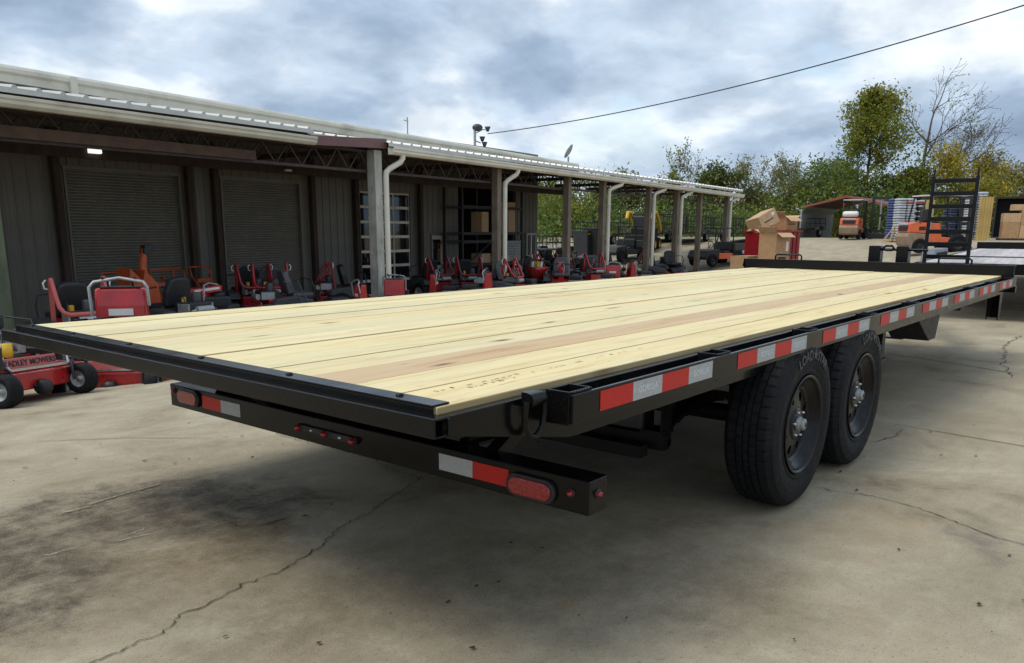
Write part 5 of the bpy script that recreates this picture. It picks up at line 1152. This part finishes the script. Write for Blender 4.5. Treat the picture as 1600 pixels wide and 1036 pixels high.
# second trailer with its ramps stood up -----------------------------------
RA = R_(6.2); P0 = at(1437, 405, 10.7); z2 = .60
T2 = thing('equipment_trailer', 'black equipment trailer with weathered grey planks and ramps stood upright', 'trailer', (P0.x, P0.y, 0), RA)
L2, W2, zt = 11.5, 2.35, .735
for i in range(14):
    w = W2/14; m = MB(); m.box(.05, L2-.1, -W2+i*w+.002, -W2+(i+1)*w-.002, zt-.03, zt+rnd.uniform(-.002, .002)); o = m.build('plank', M_OLD, T2, .002); k = rnd.uniform(.8, 1.1); o.color = (k, k*rnd.uniform(.95, 1.0), k, 1)
m = MB(); m.box(0, .05, -W2-.06, .06, zt-.13, zt+.004); m.build('rear_channel', M_BLACK, T2, .004)
for y in (0.002, -W2-.062):
    m = MB(); m.box(.052, L2, y, y+.06, zt-.13, zt+.004); m.build('side_channel', M_BLACK, T2, .004)
m = MB(); m.box(L2, L2+.06, -W2-.06, .06, zt-.1, zt+.16); m.build('bulkhead', M_BLACK, T2, .005)
m = MB(); m.bar((3.2, -W2, zt+.01), (3.2, 0, zt+.01), .03, .018); m.build('deck_rod', M_GPLAS, T2)
for k, (y0, wd_) in enumerate(((-.06, .50), (-1.56, .50))):
    m = MB(); Z0, Z1 = zt-.12, zt+1.10
    for s in (0, 1): m.bar((-.03, y0-s*wd_, Z0), (.06, y0-s*wd_, Z1), .045, .055)
    for j in range(8): q = (j+.25)/7.6; z = Z0+q*(Z1-Z0); m.bar((-.03+.09*q, y0-.02, z), (-.03+.09*q, y0-wd_+.02, z), .04, .055)
    m.bar((.06, y0, Z1), (.066, y0, Z1+.09), .025, .03); m.bar((.06, y0-wd_, Z1), (.066, y0-wd_, Z1+.09), .025, .03); m.build('ramp', M_BLACK, T2, .003)
for s, y in ((1, .16), (-1, -W2-.16)):
    m = MB(); m.prism([(2.2, .52), (2.5, .86), (4.3, .86), (4.6, .52), (4.5, .52), (4.25, .80), (2.55, .80), (2.3, .52)], y-.1, y+.1); m.build('fender', M_GREYCAR, T2, .015)
    for x in (2.95, 3.85): wheel(T2, (x, y, .36+zG(P0.x+3, P0.y)), .36, .2, M_GPLAS)
for y in (-.5, -1.85):
    m = MB(); m.box(.2, L2, y-.05, y+.05, zt-.32, zt-.131); m.build('main_beam', M_UNDER, T2)
# ================================================================== TREES
def branches(m, rg, p, d, L, r, lev, tips, wig=.22, ratio=.72, kids=(2, 3), up=.12, minr=.012):
    pts = [Vector(p)]; rs = [r]; n = 4; q = Vector(p); dd = Vector(d).normalized()
    for i in range(n):
        dd = (dd+Vector((rg.uniform(-wig, wig), rg.uniform(-wig, wig), rg.uniform(-wig, wig)+up))).normalized(); q = q+dd*(L/n); pts.append(q.copy()); rs.append(max(minr, r*(1-.45*(i+1)/n)))
    m.tube(pts, rs, 6 if lev > 2 else 4, caps=False)
    if lev <= 0: tips.append((q.copy(), L)); return
    for i in range(2, n+1): tips.append((pts[i].copy(), L*.6)) if lev <= 1 else None
    for k in range(rg.randint(*kids)):
        t = rg.uniform(.45, 1.); i = min(n-1, int(t*n)); b = pts[i].lerp(pts[i+1], t*n-i)
        a = rg.uniform(0, 2*PI); sp = rg.uniform(.5, .95); ax = dd.orthogonal().normalized(); ax.rotate(Matrix.Rotation(a, 3, dd)); nd = (dd*(1-sp*.45)+ax*sp).normalized()
        branches(m, rg, b, nd, L*ratio*rg.uniform(.8, 1.15), max(minr, rs[-1]*.8), lev-1, tips, wig, ratio, kids, up, minr)
    branches(m, rg, q, dd, L*ratio, rs[-1], lev-1, tips, wig, ratio, kids, up, minr)
def leaves(rg, pts, n, spread, size, flat=1.):
    V = []; Fc = []; o = 0
    for k in range(n):
        c, s = pts[rg.randrange(len(pts))]; p = c+Vector((rg.gauss(0, spread), rg.gauss(0, spread), rg.gauss(0, spread*flat)))
        a = Vector((rg.uniform(-1, 1), rg.uniform(-1, 1), rg.uniform(-1, 1))).normalized(); b = a.orthogonal().normalized(); b.rotate(Matrix.Rotation(rg.uniform(0, 6.3), 3, a)); c2 = a.cross(b); w = size*rg.uniform(.55, 1.3)
        V += [p-b*w, p+c2*w*.45, p+b*w, p-c2*w*.45]; Fc.append((o, o+1, o+2, o+3)); o += 4
    m = MB(); m.v = [tuple(v) for v in V]; m.f = Fc; m.sm = [False]*len(Fc); return m
def leafmesh(m, name, mat, parent):
    me = bpy.data.meshes.new(name); me.from_pydata(m.v, [], m.f); me.materials.append(mat); o = bpy.data.objects.new(name, me); COL.objects.link(o); o.parent = parent; return o
def tree(label, px, d, seed, h, lev, trunk, mat, nleaf, spread, size, first=.35, bark=M_BARK, wig=.2, ratio=.72, kids=(2, 3), up=.1, lean=(0, 0), shape=None, name='tree'):
    rg = random.Random(seed); P = ground(px, d); t = thing(name, label, 'tree', P)
    m = MB(); tips = []
    if shape == 'oak':      # one leader with whorls of limbs, longest below
        top = Vector((lean[0]*h, lean[1]*h, h)); n = 26; pts = [Vector((lean[0]*h*i/n, lean[1]*h*i/n, h*i/n))+Vector((rg.uniform(-.05, .05), rg.uniform(-.05, .05), 0)) for i in range(n+1)]
        m.tube(pts, [max(.02, trunk*(1-i/n*.95)) for i in range(n+1)], 8, caps=False)
        k = 0
        while k < 46:
            q = first+(1-first)*(k/46)**.9; i = min(n-1, int(q*n)); b = pts[i]; a = k*2.4+rg.uniform(-.4, .4); R = h*.39*(1-((q-first)/(1-first))**1.6)*rg.choice((.45, .7, .9, 1.15, 1.35))+.3
            branches(m, rg, b, Vector((math.cos(a), math.sin(a), .25+.7*q)), R*.62, trunk*.28*(1-q*.7), 2, tips, .22, .62, (2, 3), .05, .010); k += 1
    else:
        branches(m, rg, (0, 0, -.1), Vector((lean[0], lean[1], 1)), h*first, trunk, lev, tips, wig, ratio, kids, up)
    m.build('trunk', bark, t)
    if nleaf: leafmesh(leaves(rg, tips, nleaf, spread, size), 'crown', mat, t)
    return t
tree('tall green and yellow oak-like tree standing behind the grey shelter', 1346, 62, 4, 10.4, 0, .20, L_OAK, 16000, .24, .13, .24, shape='oak', lean=(.0, .0))
tree('tall nearly bare tree with spreading limbs behind the black ramp', 1424, 64, 21, 18.5, 5, .26, L_SPARSE, 1500, .12, .09, .25, M_BARK, .20, .70, (2, 3), .06, (.03, -.02))
tree('bright yellow leaved young tree behind the black ramp', 1478, 60, 7, 8.2, 4, .09, L_YEL, 3600, .24, .12, .34, M_BARK, .22, .70, (2, 3), .1)
tree('thin brown-leaved tree at the right edge of the picture', 1592, 60, 9, 9.6, 5, .12, L_BROWN, 3600, .2, .11, .28, M_BARK, .22, .70, (2, 3), .08)
tree('dark rounded tree above the end of the canopy roof', 1121, 60, 12, 6.0, 4, .11, L_DARK, 4800, .22, .13, .34, M_BARK, .24, .7, (2, 3), .06)
tree('wispy sparse tree just left of the dark rounded tree', 1072, 62, 14, 7.6, 4, .07, L_SPARSE, 900, .15, .10, .36, M_BARKL, .18, .7, (2, 2), .14)
tree('wispy pale tree directly behind the cardboard heap', 1196, 60, 15, 6.9, 4, .07, L_SPARSE, 2000, .16, .10, .34, M_BARKL, .2, .7, (2, 3), .12)
tree('wispy pale tree between cardboard heap and grey shelter', 1252, 61, 16, 7.2, 4, .07, L_SPARSE, 1600, .16, .10, .34, M_BARKL, .2, .7, (2, 3), .12)
tree('young green tree left of the third canopy post', 862, 66, 17, 5.6, 4, .08, L_GREEN, 2600, .4, .15, .32, M_BARK, .22, .7, (2, 3), .1)
tree('young green tree between the fourth and fifth canopy posts', 985, 62, 18, 5.4, 4, .08, L_SPARSE, 2600, .4, .14, .32, M_BARK, .22, .7, (2, 3), .1)
tree('yellowing bush-like tree at right of the grey shelter', 1412, 60, 19, 6.4, 4, .08, L_OAK, 3200, .4, .15, .32, M_BARK, .24, .7, (2, 3), .06)
tree('brown-tinged tree between ramp and right edge', 1545, 62, 23, 7.0, 4, .08, L_BROWN, 3400, .42, .13, .32, M_BARK, .24, .7, (2, 3), .06)
# the wood edge that reads as one mass
def thicket(name, label, mat, spans, seed, size, per):
    rg = random.Random(seed); pts = []
    for (px0, px1, d0, d1, h0, h1, n) in spans:
        for k in range(n):
            px = rg.uniform(px0, px1); P = ground(px, rg.uniform(d0, d1)); h = rg.uniform(h0, h1)
            for j in range(4): pts.append((P+Vector((rg.gauss(0, .5), rg.gauss(0, .5), h*rg.uniform(.08, 1)**.8)), 1))
    o = leafmesh(leaves(rg, pts, len(pts)*per, .42, size), name, mat, None); o['kind'] = 'stuff'; o['label'] = label; o['category'] = 'undergrowth'; return o
thicket('undergrowth', 'green undergrowth along the edge of the wood', L_GREEN, [(825, 1140, 58, 72, 1.0, 3.6, 110), (820, 1180, 53, 60, .3, 1.8, 80), (1060, 1330, 57, 68, .8, 3.7, 80), (1270, 1325, 57, 60, 2.6, 5.4, 26), (1330, 1480, 57, 64, 1.4, 4.2, 70)], 31, .15, 26)
thicket('undergrowth', 'dark scrub deep along the edge of the wood', L_DARK, [(825, 1340, 64, 76, 1.0, 3.6, 110), (1340, 1640, 64, 76, 1.4, 4.2, 80)], 32, .18, 26)
thicket('undergrowth', 'yellow-brown autumn scrub along the edge of the wood', L_BROWN, [(1100, 1340, 57, 66, 1.2, 3.8, 30), (1470, 1640, 57, 68, 1.6, 5.4, 90), (860, 1100, 60, 70, 1.2, 3.0, 20)], 33, .13, 26)
thicket('undergrowth', 'light yellow-green scrub in front of the wood', L_OAK, [(830, 930, 58, 64, 1.0, 4.0, 44), (1180, 1320, 56, 60, .8, 3.6, 40), (1440, 1600, 56, 62, 1.6, 5.2, 60)], 34, .14, 24)
for k, (px, d, h, mt, lab) in enumerate(((905, 64, 6.2, L_SPARSE, 'loose young tree seen between the third and fourth posts'), (945, 66, 6.0, L_GREEN, 'young green tree directly behind the fourth canopy post'), (1025, 62, 6.0, L_OAK, 'yellow-green young tree right of the fifth canopy post'), (1155, 60, 6.6, L_SPARSE, 'loose pale tree just right of the canopy roof end'), (1226, 63, 6.8, L_GREEN, 'young green tree above the red container'), (1300, 60, 7.4, L_GREEN, 'upright fresh green tree left of the tall oak-like tree'), (1520, 62, 8.2, L_YEL, 'yellow autumn tree between bare tree and right edge'))):
    tree(lab, px, d, 50+k, h, 4, .07, mt, 2300, .24, .12, .32, M_BARK, .22, .7, (2, 3), .1)

# small fallen bits on the concrete
m = MB(); rg = random.Random(77)
for k in range(90):
    P = px2g(rg.uniform(-100, 1700), rg.choice((rg.uniform(640, 1030), rg.uniform(640, 760)))); a = rg.uniform(0, 6.3); w = rg.uniform(.004, .014)
    n = 5; vs = [(P.x+math.cos(a+2*PI*i/n)*w*rg.uniform(.5, 1.5), P.y+math.sin(a+2*PI*i/n)*w*rg.uniform(.3, .8), zG(P.x, P.y)+.005+rg.uniform(0, .004)) for i in range(n)]
    m.add(vs, [tuple(range(n))])
o = m.build('ground_debris', M_CRACK); o['kind'] = 'stuff'; o['label'] = 'scattered dark leaf bits and grit on the concrete'; o['category'] = 'debris'
